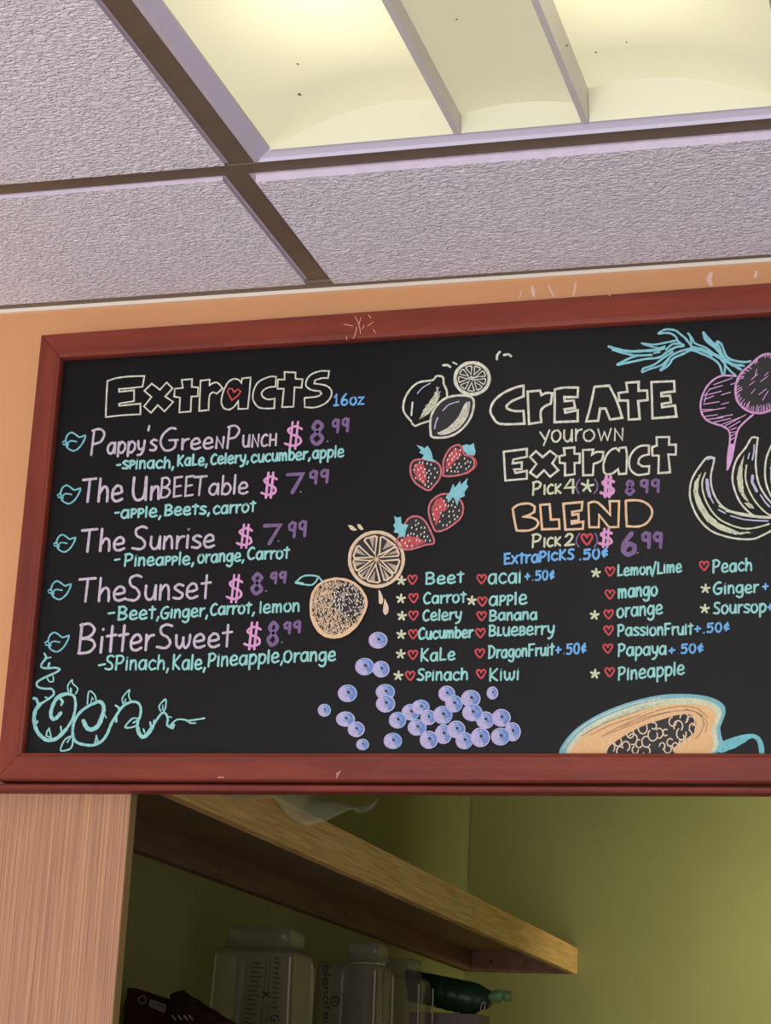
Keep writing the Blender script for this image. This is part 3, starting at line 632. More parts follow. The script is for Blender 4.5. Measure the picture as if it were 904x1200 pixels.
item('Banana', 574, 727.2, 629, 725.6, 11.8, 8.4, (564.8, 721.9))
item('B^Lue^Berry', 573.4, 745.4, 649.4, 743.2, 12, 9.6, (563.4, 741.8))
item('DragonFruit', 572.6, 771.4, 649.6, 767.4, 14, 9, (562.8, 765.6), None, ('+.50¢', 651.6, 767.6, 686.8, 765.4, 12))
item('Kiwi', 573.4, 798, 607.4, 796.4, 14.4, 10, (564.2, 789.7))
item('Lemon', 724, 675, 763.6, 672.8, 12.6, 8.6, (715.4, 669.7), (698.8, 671.5))
item('/Lime', 764.6, 672.8, 799, 669.8, 13, 9)
item('mango', 724.8, 700.8, 770, 697.4, 14, 10.2, (715.2, 696.5), wd=2.6)
item('orange', 723.4, 723.8, 776.6, 719.6, 14, 10.4, (713.7, 719.8), (697.1, 721))
item('PassionFruit', 724.2, 745.2, 812.4, 743.4, 13, 9.2, (713.7, 738.6), None, ('+.50¢', 814.6, 742.4, 854.6, 740, 10.6))
item('Papaya', 724.8, 768.8, 780.6, 767, 14, 9.8, (712.7, 759.9), None, ('+.50¢', 784.4, 767, 824, 764.8, 10.6))
item('Pineapple', 724.8, 797.2, 802.2, 790.2, 14.6, 10.4, (714.9, 787.7), (697.6, 789.9))
item('Peach', 835.6, 671, 880.8, 668.4, 14.4, 9.6, (825.7, 663))
item('Ginger', 836.2, 696.6, 889.4, 694, 13.4, 9, None, (827.2, 690), ('+.50¢', 894.4, 692.6, 932, 690.6, 11))
item('Soursop', 836.4, 719.6, 897.4, 717.2, 13, 9.6, None, (826.4, 713.6), ('+.50¢', 900, 716.8, 938, 714.8, 11))

# ------------------------------------------------------------------ chalk drawings
# leaf bullets
LEAFB = [(100, 185), (86, 160), (96, 126), (120, 110), (145, 122), (168, 138), (202, 128), (190, 165), (165, 200), (135, 218), (106, 208), (90, 190)]
for (x, y, s) in ((86.9, 517.9, 1), (81, 579.8, 1), (75.9, 637, .94), (70, 692, 1.0), (66.9, 752.8, 1.05)):
    k = Ink(((x-135/5.022*s), (y-165/5.022*s), 5.022/s)); k.line(LEAFB, 1.9, TEALD, True, True, n=3)
    k.line([(96, 180), (112, 160), (150, 164)], 1.7, TEALD, True); k.line([(68, 168), (84, 156), (96, 180), (72, 180)], 1.8, TEALD)
    k.build('leaf_drawing', board)
# vine in the corner
v1 = (25, 760, 7.533); v2 = (130, 800, 7.533)
k = Ink(v1)
k.line([(205, 45), (220, 85), (185, 130), (180, 165), (230, 175), (300, 170), (340, 185), (300, 215), (200, 260), (140, 300), (150, 340), (210, 355), (270, 358), (290, 400), (250, 440), (170, 490)], 2.4, TEAL, True)
k.line([(170, 490), (125, 550), (115, 640), (140, 730), (200, 795), (250, 810), (320, 790), (400, 710)], 4.3, TEAL, True)
k.line([(400, 710), (455, 620), (480, 510), (465, 420), (400, 400)], 3.0, TEAL, True)
k.line([(400, 400), (330, 425), (285, 490), (262, 570), (275, 620), (310, 615), (350, 570)], 4.2, TEAL, True)
k.line([(550, 640), (580, 700), (625, 715), (680, 680), (715, 600)], 5.0, TEAL, True); k.line([(715, 600), (730, 540), (720, 490), (690, 468)], 4.4, TEAL, True)
k.line([(690, 468), (600, 505), (520, 565), (470, 645), (455, 740), (480, 820), (560, 850), (640, 852), (710, 820), (760, 755), (790, 680), (830, 610)], 3.2, TEAL, True)
k.line([(208, 90), (262, 78)], 1.8, TEAL); k.line([(240, 160), (250, 130)], 2.6, TEAL); k.line([(230, 262), (250, 292), (285, 288), (282, 245)], 1.7, TEAL, True); k.line([(215, 430), (240, 445)], 2, TEAL)
k.line([(112, 440), (135, 445), (150, 490)], 3.4, TEAL); k.line([(730, 570), (752, 612)], 1.8, TEAL); k.line([(345, 440), (368, 470), (355, 498)], 3.0, TEAL); k.line([(350, 690), (356, 730)], 2.2, TEAL); k.line([(145, 640), (140, 660)], 2, TEAL)
k.line([(420, 385), (412, 330), (450, 278), (456, 310), (500, 355), (482, 400)], 1.7, TEAL, True); k.line([(440, 385), (440, 355)], 2.4, TEAL)
k.line([(585, 490), (600, 380), (650, 410), (665, 470)], 1.8, TEAL, True); k.line([(615, 485), (628, 432), (640, 455)], 1.3, TEAL)
k.line([(450, 770), (385, 808), (350, 900), (430, 888), (455, 840), (455, 775)], 1.9, TEAL, True); k.line([(440, 780), (408, 830)], 1.7, TEAL)
k.line([(222, 770), (230, 730), (248, 708), (268, 790)], 2.0, TEAL, False, True); k.line([(655, 830), (665, 775), (680, 830)], 2.6, TEAL)
k.crop(*v2)
k.line([(0, 370), (50, 290), (110, 210), (180, 172), (240, 178), (266, 225), (262, 290), (240, 350), (240, 410)], 2.9, TEAL, True)
k.line([(240, 400), (250, 445), (285, 480), (330, 450), (370, 390)], 4.6, TEAL, True); k.line([(370, 390), (410, 325), (455, 268), (490, 280), (505, 325), (500, 375), (545, 400), (560, 370)], 2.6, TEAL, True)
k.line([(520, 385), (560, 345), (600, 325), (670, 332), (700, 355), (750, 358)], 1.9, TEAL, True); k.line([(670, 338), (750, 328), (830, 315)], 2.0, TEAL, True)
k.line([(112, 190), (105, 135), (165, 65), (160, 115), (180, 165)], 1.7, TEAL, True); k.line([(125, 180), (132, 145)], 1.6, TEAL)
k.line([(440, 250), (430, 205), (485, 147), (487, 210), (470, 255)], 1.9, TEAL, True); k.line([(458, 240), (462, 200)], 1.6, TEAL)
k.line([(245, 320), (190, 320), (128, 395), (200, 392), (235, 370)], 2.0, TEAL, True); k.line([(200, 355), (240, 335)], 2, TEAL)
k.line([(45, 203), (72, 220), (76, 245)], 2.6, TEAL); k.line([(50, 345), (50, 290)], 3, TEAL); k.line([(350, 350), (356, 385)], 2.4, TEAL); k.line([(385, 330), (380, 355)], 1.8, TEAL); k.line([(290, 412), (300, 440)], 2.2, TEAL); k.line([(515, 302), (538, 308)], 1.6, TEAL); k.line([(545, 370), (548, 405)], 2.4, TEAL)
k.build('vine_drawing', board)
# lemons and the lime slice
c = (460, 405, 6.457)
k = Ink(c); k.line([(415, 385), (412, 340), (390, 290), (383, 240), (335, 232), (305, 262), (200, 280), (130, 340), (90, 420), (88, 500), (145, 575)], 2.3, CREAM, True)
k.line([(150, 590), (175, 608), (215, 592), (285, 570)], 2.2, CREAM, True)
k.fill([(205, 560), (235, 490), (290, 420), (345, 325), (362, 380), (330, 450), (280, 515)], GREENC); k.hatch([(215, 555), (235, 490), (290, 420), (350, 320), (362, 380), (320, 460), (260, 530)], INKB, .35, 26, 3.4, 2.6, .2); k.hatch([(200, 555), (235, 485), (290, 410), (350, 320), (362, 380), (320, 460), (260, 530)], CREAM, .8, 30, 4.0, 2.5, .3)
k.line([(192, 365), (230, 322), (290, 287)], 1.3, LAV, True); k.line([(155, 432), (146, 530)], 2.0, CREAM); k.line([(340, 320), (350, 370)], 2.6, GREYL)
k.build('lemon_drawing', board, 'upper left lemon outline')
k = Ink(c); k.fill([(288, 600), (300, 520), (350, 440), (420, 390), (520, 375), (600, 395), (615, 440), (600, 530), (550, 610), (480, 670), (400, 695), (300, 695)], INKB)
k.line([(290, 650), (288, 590), (300, 520), (350, 440), (420, 393), (520, 377), (600, 392), (618, 440), (600, 530), (550, 610), (480, 668), (400, 695), (305, 693)], 2.5, CREAM, True, True)
k.fill([(340, 662), (420, 622), (500, 540), (550, 440), (590, 425), (578, 520), (520, 610), (440, 662), (370, 678)], CREAM, True); k.hatch([(360, 660), (430, 625), (510, 540), (560, 450), (575, 470), (560, 540), (510, 600), (430, 655)], INKB, .3, 34, 2.6, 2.3, .3); k.hatch([(360, 660), (430, 625), (510, 540), (560, 450), (585, 440), (570, 530), (510, 610), (430, 660)], GREENC, .7, 30, 3, 2.3, .3)
k.line([(572, 430), (580, 500)], 1.7, GREYL); k.line([(385, 495), (430, 450), (508, 425)], 1.3, LAV, True); k.line([(323, 630), (330, 590), (346, 548)], 1.6, LAV, True)
k.build('lemon_drawing', board, 'lower right lemon outline')
def slice_(k, cx_, cy_, rx_, ry_, ringw, segs, r0_, r1_, wd, mt, fm, fr=.5):
    k.fill([(cx_+rx_*math.cos(a/16*math.pi), cy_+ry_*math.sin(a/16*math.pi)) for a in range(32)], INKB)
    k.line([(cx_+rx_*math.cos(a/16*math.pi), cy_+ry_*math.sin(a/16*math.pi)) for a in range(32)], ringw, mt, False, True)
    for a in segs:
        a0, a1 = a; m_ = (a0+a1)/2; q = lambda r, an: (cx_+rx_*r*math.cos(math.radians(an)), cy_-ry_*r*math.sin(math.radians(an)))
        if fm: k.fill([q(r0_+.2, m_+2), q(r1_*.96, a0+9), q(r1_*.96, m_+(3 if fr < .6 else 10))], fm)
        k.line([q(r0_, m_), q(r1_*.95, a0+3), q(r1_, a0+8), q(r1_, a1-8), q(r1_*.95, a1-3)], wd, mt, False, True)
k = Ink(c); slice_(k, 605, 250, 130, 120, 3.8, [(i*40+8, i*40+42) for i in range(9)], .26, .80, 1.35, CREAM, None)
k.line([(575, 245), (640, 240), (585, 258), (630, 262), (600, 235), (610, 265)], 1.5, CREAM)
k.build('lime_slice_drawing', board)
for p in ([(385, 150), (415, 148), (440, 162)], [(460, 128), (490, 142)], [(792, 105), (795, 75), (815, 48)], [(845, 72), (880, 68), (900, 82)]):
    k = Ink(c); k.line(p, 2.7 if len(p) > 2 else 1.9, CREAM, True); k.build('juice_drop_drawing', board)
# strawberries
def strawberry(crop, out, red, leaf, n, label, loop=None):
    k = Ink(crop); k.fill(out, INKB, True)
    k.fill(red, RED); k.hatch(red, INKB, .35, 22, 2.0, 1.9, .5); k.hatch(red, REDL, .8, 34, 2.6, 1.9, .4)
    P = [k.tf(p) for p in out]; cx_ = sum(p[0] for p in P)/len(P); cy_ = sum(p[1] for p in P)/len(P)
    S = []; t = 0
    while len(S) < n and t < 4000:
        t += 1; x = random.uniform(min(p[0] for p in P), max(p[0] for p in P)); y = random.uniform(min(p[1] for p in P), max(p[1] for p in P))
        if not inside((cx_+(x-cx_)*1.22, cy_+(y-cy_)*1.22), P): continue
        if any(math.hypot(x-a, (y-b)*.75) < 3.3 for a, b in S): continue
        S.append((x, y))
    for (x, y) in S: k.raw([(x-.25, y+.75), (x+.25, y-.75)], 1.25, SEED)
    k.line(out, 2.1, REDL, True, True)
    if loop: k.line(loop, 1.2, RED, True)
    k.fill(leaf, SKY); k.line(leaf, .9, SKY, False, True)
    k.build('strawberry_drawing', board, label)
strawberry((470, 515, 9.516), [(240, 225), (150, 240), (112, 300), (118, 400), (160, 480), (230, 535), (315, 572), (370, 525), (430, 450), (453, 370), (440, 300), (400, 260), (330, 240)], [(150, 280), (250, 270), (275, 340), (285, 420), (275, 520), (190, 450), (150, 370)],
 [(185, 70), (240, 90), (265, 110), (300, 80), (330, 120), (350, 180), (355, 225), (400, 250), (300, 235), (245, 215), (265, 175), (215, 150), (235, 125)], 26, 'top left strawberry')
strawberry((470, 515, 9.516), [(640, 65), (560, 100), (505, 180), (478, 260), (480, 360), (480, 408), (580, 412), (700, 390), (780, 350), (825, 290), (810, 220), (760, 185), (710, 170), (690, 100)], [(600, 100), (675, 110), (680, 180), (620, 230), (560, 290), (520, 360), (500, 320), (515, 220), (555, 140)],
 [(695, 75), (740, 60), (770, 75), (815, 50), (820, 90), (835, 140), (820, 180), (750, 170), (712, 130)], 26, 'top right strawberry', [(740, 175), (810, 200), (848, 260), (830, 320), (740, 390)])
strawberry((455, 560, 8.61), [(600, 165), (520, 178), (440, 240), (413, 320), (423, 400), (450, 480), (490, 542), (580, 525), (670, 467), (740, 400), (762, 310), (740, 240), (680, 190)], [(540, 195), (595, 260), (600, 310), (540, 350), (510, 430), (490, 480), (455, 400), (440, 320), (480, 225)],
 [(600, 180), (630, 150), (660, 70), (680, 110), (730, 40), (735, 80), (805, 10), (790, 70), (810, 90), (770, 150), (775, 185), (720, 210), (700, 280), (680, 220), (660, 190), (610, 250)], 26, 'right strawberry of the lower pair')
strawberry((455, 560, 8.61), [(110, 600), (150, 520), (200, 425), (260, 392), (330, 402), (390, 460), (440, 560), (468, 658), (380, 680), (280, 712), (190, 728), (110, 690), (88, 640)], [(120, 620), (200, 590), (300, 600), (390, 650), (280, 690), (190, 715), (120, 670)],
 [(70, 395), (100, 410), (130, 400), (135, 470), (205, 480), (180, 530), (170, 590), (120, 600), (110, 560), (65, 550), (80, 520), (60, 480), (80, 460)], 26, 'left strawberry of the lower pair')
# the orange slice, the whole orange and the drops
k = Ink((400, 605, 10)); slice_(k, 415, 505, 315, 318, 4.0, [(86, 126), (30, 82), (6, 38), (-42, 2), (-72, -40), (-118, -78), (-146, -118), (-182, -146), (-220, -180)], .20, .86, 2.0, BEIGE, chalk('dusty_peach', (204, 180, 162), .85), .4)
for r in (325, 300): k.line([(415+r*math.cos(a/16*math.pi), 505+r*1.01*math.sin(a/16*math.pi)) for a in range(32)], .6, PEACH if r > 310 else ORG, False, True)
for i in range(9): a = i*.7+.2; k.line([(415, 505), (415+66*math.cos(a), 505+68*math.sin(a))], .9, BEIGE if i % 2 else PEACH)
k.build('orange_slice_drawing', board)
cw = (360, 660, 7.533); oo = [(40, 360), (62, 260), (130, 180), (250, 142), (370, 158), (460, 212), (520, 300), (530, 380), (490, 480), (430, 570), (340, 638), (250, 660), (160, 643), (90, 580), (46, 480)]
k = Ink(cw, layer=.000002); k.fill(oo, INKB, True); P = smooth_pts(oo, 4, True); t = 0; n = 0
rnd = random.Random(3)
while n < 1050 and t < 16000:
    t += 1; x = rnd.uniform(45, 525); y = rnd.uniform(150, 655)
    if not inside((285+(x-285)*1.06, 400+(y-400)*1.06), P): continue
    d = math.hypot(x-370, y-330)/250
    if rnd.random() > .20+.85*min(1, d): continue
    a = rnd.uniform(.6, 2.4); l = rnd.uniform(.3, 1.2)*(.7+.6*min(1, d)); px, py = k.tf((x, y)); n += 1
    k.raw([(px-l*math.cos(a), py-l*math.sin(a)), (px+l*math.cos(a)+.1, py+l*math.sin(a))], rnd.uniform(.6, 1.05), BEIGE if rnd.random() < .55 else (PEACH if d > .6 else SEED))
k.line([(x*.97+8, y*.975+10) for x, y in oo], 1.6, PEACH, True, True); k.line(oo, 2.6, PEACH, True, True); k.line([(60, 480), (110, 580), (170, 632), (250, 648), (340, 620), (430, 545)], 3.0, PEACH, True)
k.crop(340, 600, 5.65).line([(42, 470), (90, 430), (150, 424), (195, 435), (225, 475)], 1.9, TEAL, True); k.line([(42, 474), (100, 484), (150, 486), (178, 462), (190, 436)], 1.9, TEAL, True); k.line([(50, 470), (90, 476)], 2.4, TEAL)
k.build('orange_drawing', board)
for p in ([(80, 105), (130, 112), (188, 162), (165, 170), (118, 160)], [(188, 95), (228, 100), (265, 155), (240, 162), (205, 140)], [(440, 862), (460, 880), (495, 970), (480, 1030), (445, 1020), (442, 950)], [(512, 962), (530, 1000), (556, 1060), (550, 1130), (520, 1160), (492, 1110)]):
    k = Ink((400, 605, 10)); k.fill(p, BEIGE, True); k.build('juice_drop_drawing', board)
# blueberries
BB = [(365+x/6.954, 735+y/6.954, a/6.954, b/6.954) for x, y, a, b in ((545, 107, 78, 68), (437, 322, 80, 72), (570, 343, 70, 68), (297, 540, 80, 72), (108, 678, 53, 52), (280, 750, 78, 62), (368, 833, 70, 64), (421, 957, 52, 46), (667, 928, 76, 67), (606, 530, 80, 66), (608, 625, 80, 72))]
BB += [(450+x/5.318, 795+y/5.318, a/5.318, b/5.318) for x, y, a, b in ((170, 212, 58, 52), (232, 180, 56, 46), (210, 307, 60, 52), (88, 262, 55, 52), (280, 245, 50, 48), (370, 230, 62, 58), (395, 97, 53, 50), (440, 160, 55, 55), (545, 128, 62, 55), (635, 262, 58, 55), (555, 215, 65, 55), (735, 248, 60, 56), (680, 93, 35, 40), (805, 335, 52, 60), (730, 365, 60, 56), (375, 350, 55, 62), (455, 320, 58, 55), (505, 390, 55, 55), (605, 370, 62, 62), (285, 385, 58, 57))]
h0 = .0003
for i, (x, y, a, b) in enumerate(BB):
    k = Ink(base=h0+i*.00006); R_ = random.Random(i); L = R_.random() < .5
    pts = lambda r: [(x+a*r*math.cos(q/10*math.pi), y+b*r*math.sin(q/10*math.pi)) for q in range(20)]
    k.fill(pts(.97), chalk('berry', (128, 150, 214), .88))
    k.c = (0, 0, 1); k.layer = .000004
    k.fill([(x+a*.9*math.cos(q), y+b*.9*math.sin(q)) for q in [1.2+j*.35 for j in range(10)]], MAUVE)
    k.line(pts(.93), 1.3, LBLUE if L else LAV, False, True)
    k.line([(x+a*.93*math.cos(q), y+b*.93*math.sin(q)) for q in [2.0+j*.3 for j in range(8)]], 1.3, MAUVE)
    k.line([(x+a*.68*math.cos(q*.5), y+b*.66*math.sin(q*.5)) for q in range(1+i % 4, 11)], 1.0, LAV, True); k.line([(x+a*.45*math.cos(q*.55+2), y+b*.45*math.sin(q*.55+2)) for q in range(9)], .9, LBLUE, True)
    k.line([(x-a*.2, y+b*.2), (x+a*.3, y+b*.3)], 1.3, chalk('berry_teal', (150, 196, 206)))
    k.fill([(x+a*(.06+.17*math.cos(q*1.05)), y-b*(.12+.16*math.sin(q*1.05))) for q in range(6)], INKB)
    k.build('blueberry_drawing', board)
# beets
c = (705, 375, 4.543)
k = Ink(c)
for p, wd in (([(40, 142), (80, 155), (150, 168), (230, 165), (300, 160), (335, 150)], 3.2), ([(60, 160), (130, 180), (190, 190), (270, 186)], 2.4), ([(85, 238), (150, 205), (190, 192)], 2.6), ([(88, 240), (170, 222), (240, 208), (310, 200), (350, 172), (390, 150)], 2.6), ([(215, 125), (280, 132), (340, 122), (400, 110)], 2.2), ([(225, 130), (300, 150), (340, 140)], 2.0),
              ([(305, 72), (340, 52), (390, 55), (420, 75), (455, 105), (480, 140)], 2.4), ([(305, 74), (360, 70), (395, 88), (410, 115), (440, 135)], 2.4), ([(440, 90), (460, 118)], 1.8), ([(462, 72), (485, 100), (500, 125), (560, 150), (600, 180), (650, 200)], 2.2), ([(470, 75), (482, 128)], 2.0),
              ([(545, 68), (560, 110), (610, 150), (640, 185)], 3.4), ([(545, 70), (590, 120), (625, 140)], 3.2), ([(618, 115), (640, 130), (665, 190), (700, 215), (760, 225), (795, 220)], 2.6), ([(615, 118), (630, 150), (650, 195), (700, 235), (760, 245)], 2.6),
              ([(218, 278), (225, 260), (280, 240), (330, 205), (380, 170)], 2.4), ([(218, 280), (260, 262), (300, 250), (330, 235), (360, 205)], 2.2), ([(315, 268), (350, 225), (375, 190), (430, 165), (480, 155), (540, 165), (590, 190)], 2.4), ([(318, 270), (360, 240), (385, 205), (440, 180), (480, 162), (530, 178), (590, 205), (630, 240), (645, 290)], 2.6),
              ([(345, 160), (380, 130), (420, 128)], 2.2), ([(370, 160), (400, 145), (440, 140)], 2.6), ([(480, 145), (540, 158), (590, 180), (650, 215), (700, 240), (745, 265)], 3.0), ([(640, 215), (660, 240), (655, 290)], 2.6), ([(660, 240), (690, 275), (715, 295)], 2.2), ([(280, 178), (312, 172)], 1.8), ([(300, 200), (330, 190)], 1.8), ([(700, 245), (745, 240)], 2.4)):
    k.line(p, wd, SKY, True)
k.build('beet_leaf_drawing', board)
k = Ink(c); k.line([(720, 300), (650, 297), (600, 318), (555, 368), (530, 440), (537, 500), (572, 540), (650, 568), (682, 595), (685, 650), (675, 720), (672, 798)], 2.1, LILAC, True)
k.line([(672, 798), (695, 740), (710, 660), (727, 590), (755, 552), (808, 505)], 2.2, LILAC, True); k.fill([(684, 660), (708, 660), (695, 735), (674, 790), (674, 720)], LILAC)
for a, b in (((560, 400), (640, 380)), ((575, 370), (645, 350)), ((600, 345), (670, 320)), ((548, 425), (600, 405)), ((545, 450), (628, 436)), ((540, 478), (600, 478)), ((540, 490), (660, 468)), ((548, 515), (620, 505)), ((640, 400), (690, 385)), ((640, 450), (680, 440)), ((570, 530), (650, 520)), ((600, 545), (690, 525)), ((640, 558), (740, 520)), ((660, 565), (770, 505)), ((680, 575), (740, 540)), ((690, 585), (720, 575)), ((690, 600), (722, 596)), ((690, 620), (716, 605)), ((690, 640), (714, 625)), ((550, 405), (575, 375)), ((548, 440), (560, 400)), ((620, 520), (700, 505)), ((690, 345), (720, 335)), ((660, 325), (700, 310))):
    k.line([a, b], 1.1, LILAC)
k.build('beet_drawing', board, 'left beet with a long root')
k = Ink(c); ring = [(800, 235), (745, 285), (716, 350), (724, 430), (775, 482), (840, 497), (900, 482), (960, 440), (995, 370), (990, 280), (950, 210), (900, 182), (850, 192)]
k.fill(ring, INKB, True); k.line(ring, 2.3, LILAC, True, True)
P = smooth_pts(ring, 6, True)
for i in range(0, len(P), 1):
    x, y = P[i]; d = random.uniform(.06, .22); k.line([(x, y), (x+(860-x)*d+random.uniform(-8, 8), y+(340-y)*d-10)], random.uniform(.7, 1.2), LILAC)
for a, b in (((800, 320), (835, 290)), ((820, 300), (830, 265)), ((850, 330), (890, 300)), ((790, 350), (815, 330)), ((840, 400), (880, 370)), ((860, 430), (890, 380)), ((800, 395), (820, 370)), ((870, 300), (890, 280))): k.line([a, b], .9, LILAC)
k.build('beet_drawing', board, 'right beet partly cut off by the photo edge')
# bananas
c = (795, 500, 8.276)
def banana(out, ridge, fillp, hl, label):
    k = Ink(c)
    for p in out: k.line(p, 2.2, CREAM, True)
    for p in ridge: k.line(p, 1.9, GREENC, True)
    for p in fillp: k.fill(p, GREENC); k.hatch(p, INKB, .35, 26, 2.2, .9, .4); k.hatch(p, CREAM, .8, 30, 2.6, .8, .4)
    for p, w_ in hl: k.line(p, w_, LAV)
    k.build('banana_drawing', board, label)
banana([[(355, 305), (285, 300), (215, 380), (140, 500), (115, 620), (130, 740), (200, 890), (320, 1010), (480, 1070), (620, 1092), (740, 1088), (830, 1050), (905, 1010), (1000, 950)], [(355, 305), (340, 380), (320, 470), (325, 580), (370, 700), (450, 790), (560, 835), (720, 860)]],
       [[(265, 450), (235, 540), (245, 640), (290, 760), (380, 880), (500, 950), (640, 990), (760, 980), (885, 945)], [(400, 770), (520, 830), (680, 870), (905, 885)]],
       [[(228, 445), (160, 540), (150, 640), (175, 740), (200, 800), (280, 920), (400, 1000), (520, 1040), (560, 1010), (400, 940), (300, 850), (235, 740), (195, 640), (200, 540)], [(520, 1010), (600, 1030), (735, 1030), (600, 1045), (540, 1050)]],
       [([(283, 520), (290, 610), (310, 680)], 3.6), ([(310, 680), (345, 745)], 1.8), ([(395, 810), (460, 845)], 1.6), ([(515, 870), (640, 905), (740, 915), (875, 920)], 1.7), ([(290, 325), (320, 310), (345, 320)], 1.6)], 'left banana of the bunch')
banana([[(775, 110), (715, 110), (660, 200), (570, 320), (530, 460), (540, 580), (600, 730), (700, 840), (780, 880), (900, 885)], [(775, 110), (762, 220), (755, 380), (780, 540), (840, 660), (910, 745)], [(470, 820), (600, 840), (760, 870), (1000, 880)]],
       [[(665, 375), (655, 500), (690, 620), (760, 740), (860, 840), (950, 880)]],
       [[(645, 270), (590, 400), (570, 500), (590, 620), (640, 700), (720, 760), (740, 795), (690, 790), (640, 740), (690, 740), (640, 640), (625, 480), (625, 380)]],
       [([(725, 480), (720, 540), (765, 630)], 3.4), ([(740, 180), (738, 250), (722, 325)], 1.8), ([(695, 260), (680, 315)], 1.5), ([(800, 665), (850, 740), (890, 780)], 1.8)], 'middle banana of the bunch')
banana([[(960, 90), (900, 200), (855, 320), (845, 480), (870, 600), (920, 700), (980, 800), (1060, 870)], [(1040, 90), (1060, 300), (1050, 500), (1060, 870)]], [[(960, 300), (950, 450), (980, 650), (1060, 800)]],
       [[(905, 330), (895, 450), (900, 540), (925, 600), (925, 450), (930, 350)]], [], 'right banana of the bunch')
# papaya
c = (640, 790, 3.424)
k = Ink(c); k.fill([(52, 330), (60, 295), (110, 230), (200, 168), (320, 118), (450, 86), (560, 80), (650, 90), (705, 115), (722, 150), (700, 215), (655, 330)], chalk('papaya_rind', (140, 196, 204), .92), True)
k.fill([(80, 330), (90, 290), (140, 232), (220, 180), (340, 132), (450, 104), (560, 96), (640, 104), (690, 128), (705, 158), (685, 215), (635, 330)], GREENC, True)
k.fill([(92, 330), (104, 300), (160, 242), (240, 198), (350, 158), (460, 128), (560, 120), (630, 124), (672, 145), (684, 175), (665, 225), (620, 330)], chalk('papaya_flesh', (246, 200, 146), .94), True)
for p in ([(240, 240), (320, 200), (440, 150), (540, 130), (610, 140), (650, 175)], [(225, 250), (330, 210), (450, 165), (560, 145), (620, 165), (640, 210)], [(300, 215), (400, 175), (500, 150)], [(560, 140), (620, 160), (648, 200), (640, 235)], [(180, 245), (260, 205), (380, 165)], [(600, 150), (632, 185), (625, 230), (600, 260)], [(140, 250), (240, 195), (380, 145)]):
    k.line(p, 1.0, chalk('papaya_streak', (176, 146, 116)), True)  # darker chalk streaks drawn over the flesh
for p in ([(70, 300), (130, 225), (230, 165), (350, 120), (460, 96)], [(85, 300), (150, 230), (260, 170), (400, 122)]): k.line(p, 1.1, CREAM, True)
k.hatch([(120, 240), (240, 180), (380, 130), (480, 108), (460, 125), (340, 160), (220, 205)], chalk('rind_green', (172, 198, 168)), .5, 40, 4, -.35, .2)
sd = [(245, 330), (250, 300), (275, 275), (330, 240), (400, 205), (470, 182), (530, 165), (585, 165), (604, 195), (595, 235), (560, 262), (510, 300), (500, 330)]
k.fill(sd, INKB, True)
R_ = random.Random(11)
for (x, y) in ((262, 295), (290, 272), (322, 290), (300, 310), (350, 262), (375, 280), (404, 272), (434, 208), (430, 245), (455, 238), (482, 235), (468, 290), (500, 275), (510, 192), (532, 210), (556, 176), (583, 190), (590, 215), (545, 240), (570, 245), (548, 280), (520, 290), (405, 310), (340, 240), (390, 218), (360, 305), (490, 300)):
    a0 = R_.uniform(0, 6); r = R_.uniform(13, 24); k.line([(x+r*.8*math.cos(a0+q*.55), y+r*math.sin(a0+q*.55)) for q in range(9)], 1.5, BEIGE, True)
k.build('papaya_drawing', board)
k = Ink(c); k.fill([(668, 302), (690, 282), (730, 262), (800, 242), (850, 246), (875, 285), (876, 335), (858, 335), (852, 280), (835, 258), (815, 262), (800, 274), (788, 280), (772, 290), (758, 298), (738, 304), (705, 316)], TEALD, True)
k.build('papaya_leaf_drawing', board)

# ------------------------------------------------------------------ the alcove shelves
SX0, SX1 = -1.2605, -.1967*5
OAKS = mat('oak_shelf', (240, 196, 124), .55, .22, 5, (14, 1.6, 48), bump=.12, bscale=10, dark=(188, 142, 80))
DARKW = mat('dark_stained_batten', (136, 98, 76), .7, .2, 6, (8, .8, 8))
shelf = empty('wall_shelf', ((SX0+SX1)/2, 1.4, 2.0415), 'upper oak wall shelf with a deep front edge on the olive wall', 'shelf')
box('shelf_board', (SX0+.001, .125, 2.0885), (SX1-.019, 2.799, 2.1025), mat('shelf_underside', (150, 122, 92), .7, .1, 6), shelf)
box('fascia', (SX1-.018, .125, 2.0415), (SX1, 2.799, 2.103), OAKS, shelf, .001)
box('batten', (SX0+.001, .125, 2.0415), (SX0+.021, 2.799, 2.0883), DARKW, shelf)
box('batten', (SX0+.022, 2.779, 2.0415), (SX1-.019, 2.799, 2.0883), DARKW, shelf)
for q in ((520-.0, 0),): pass
for (yy) in (1.05, 1.75, 2.4):
    loft('screw', [(0, 0, 0, .003, .003, 2), (0, 0, .0012, .0022, .0022, 2)], INKB, None, 10) if False else None
    o = link('screw', [(SX0+.0213, yy+.0035*math.cos(a*math.pi/4), 2.064+.0035*math.sin(a*math.pi/4)) for a in range(8)]+[(SX0+.0225, yy, 2.064)], [(i, (i+1) % 8, 8) for i in range(8)], INKB, shelf)
o = link('screw', [(-1.19+.0035*math.cos(a*math.pi/4), 2.7788, 2.064+.0035*math.sin(a*math.pi/4)) for a in range(8)]+[(-1.19, 2.7775, 2.064)], [(i, (i+1) % 8, 8) for i in range(8)], INKB, shelf)
ZL = 1.70
low = empty('wall_shelf', ((SX0+SX1)/2, 1.4, ZL-.06), 'lower oak wall shelf that carries the blender jars and bags', 'shelf')
box('shelf_board', (SX0+.001, .125, ZL-.018), (SX1+.05, 2.799, ZL), OAKS, low); box('fascia', (SX1+.0505, .125, ZL-.06), (SX1+.068, 2.799, ZL), OAKS, low, .001)

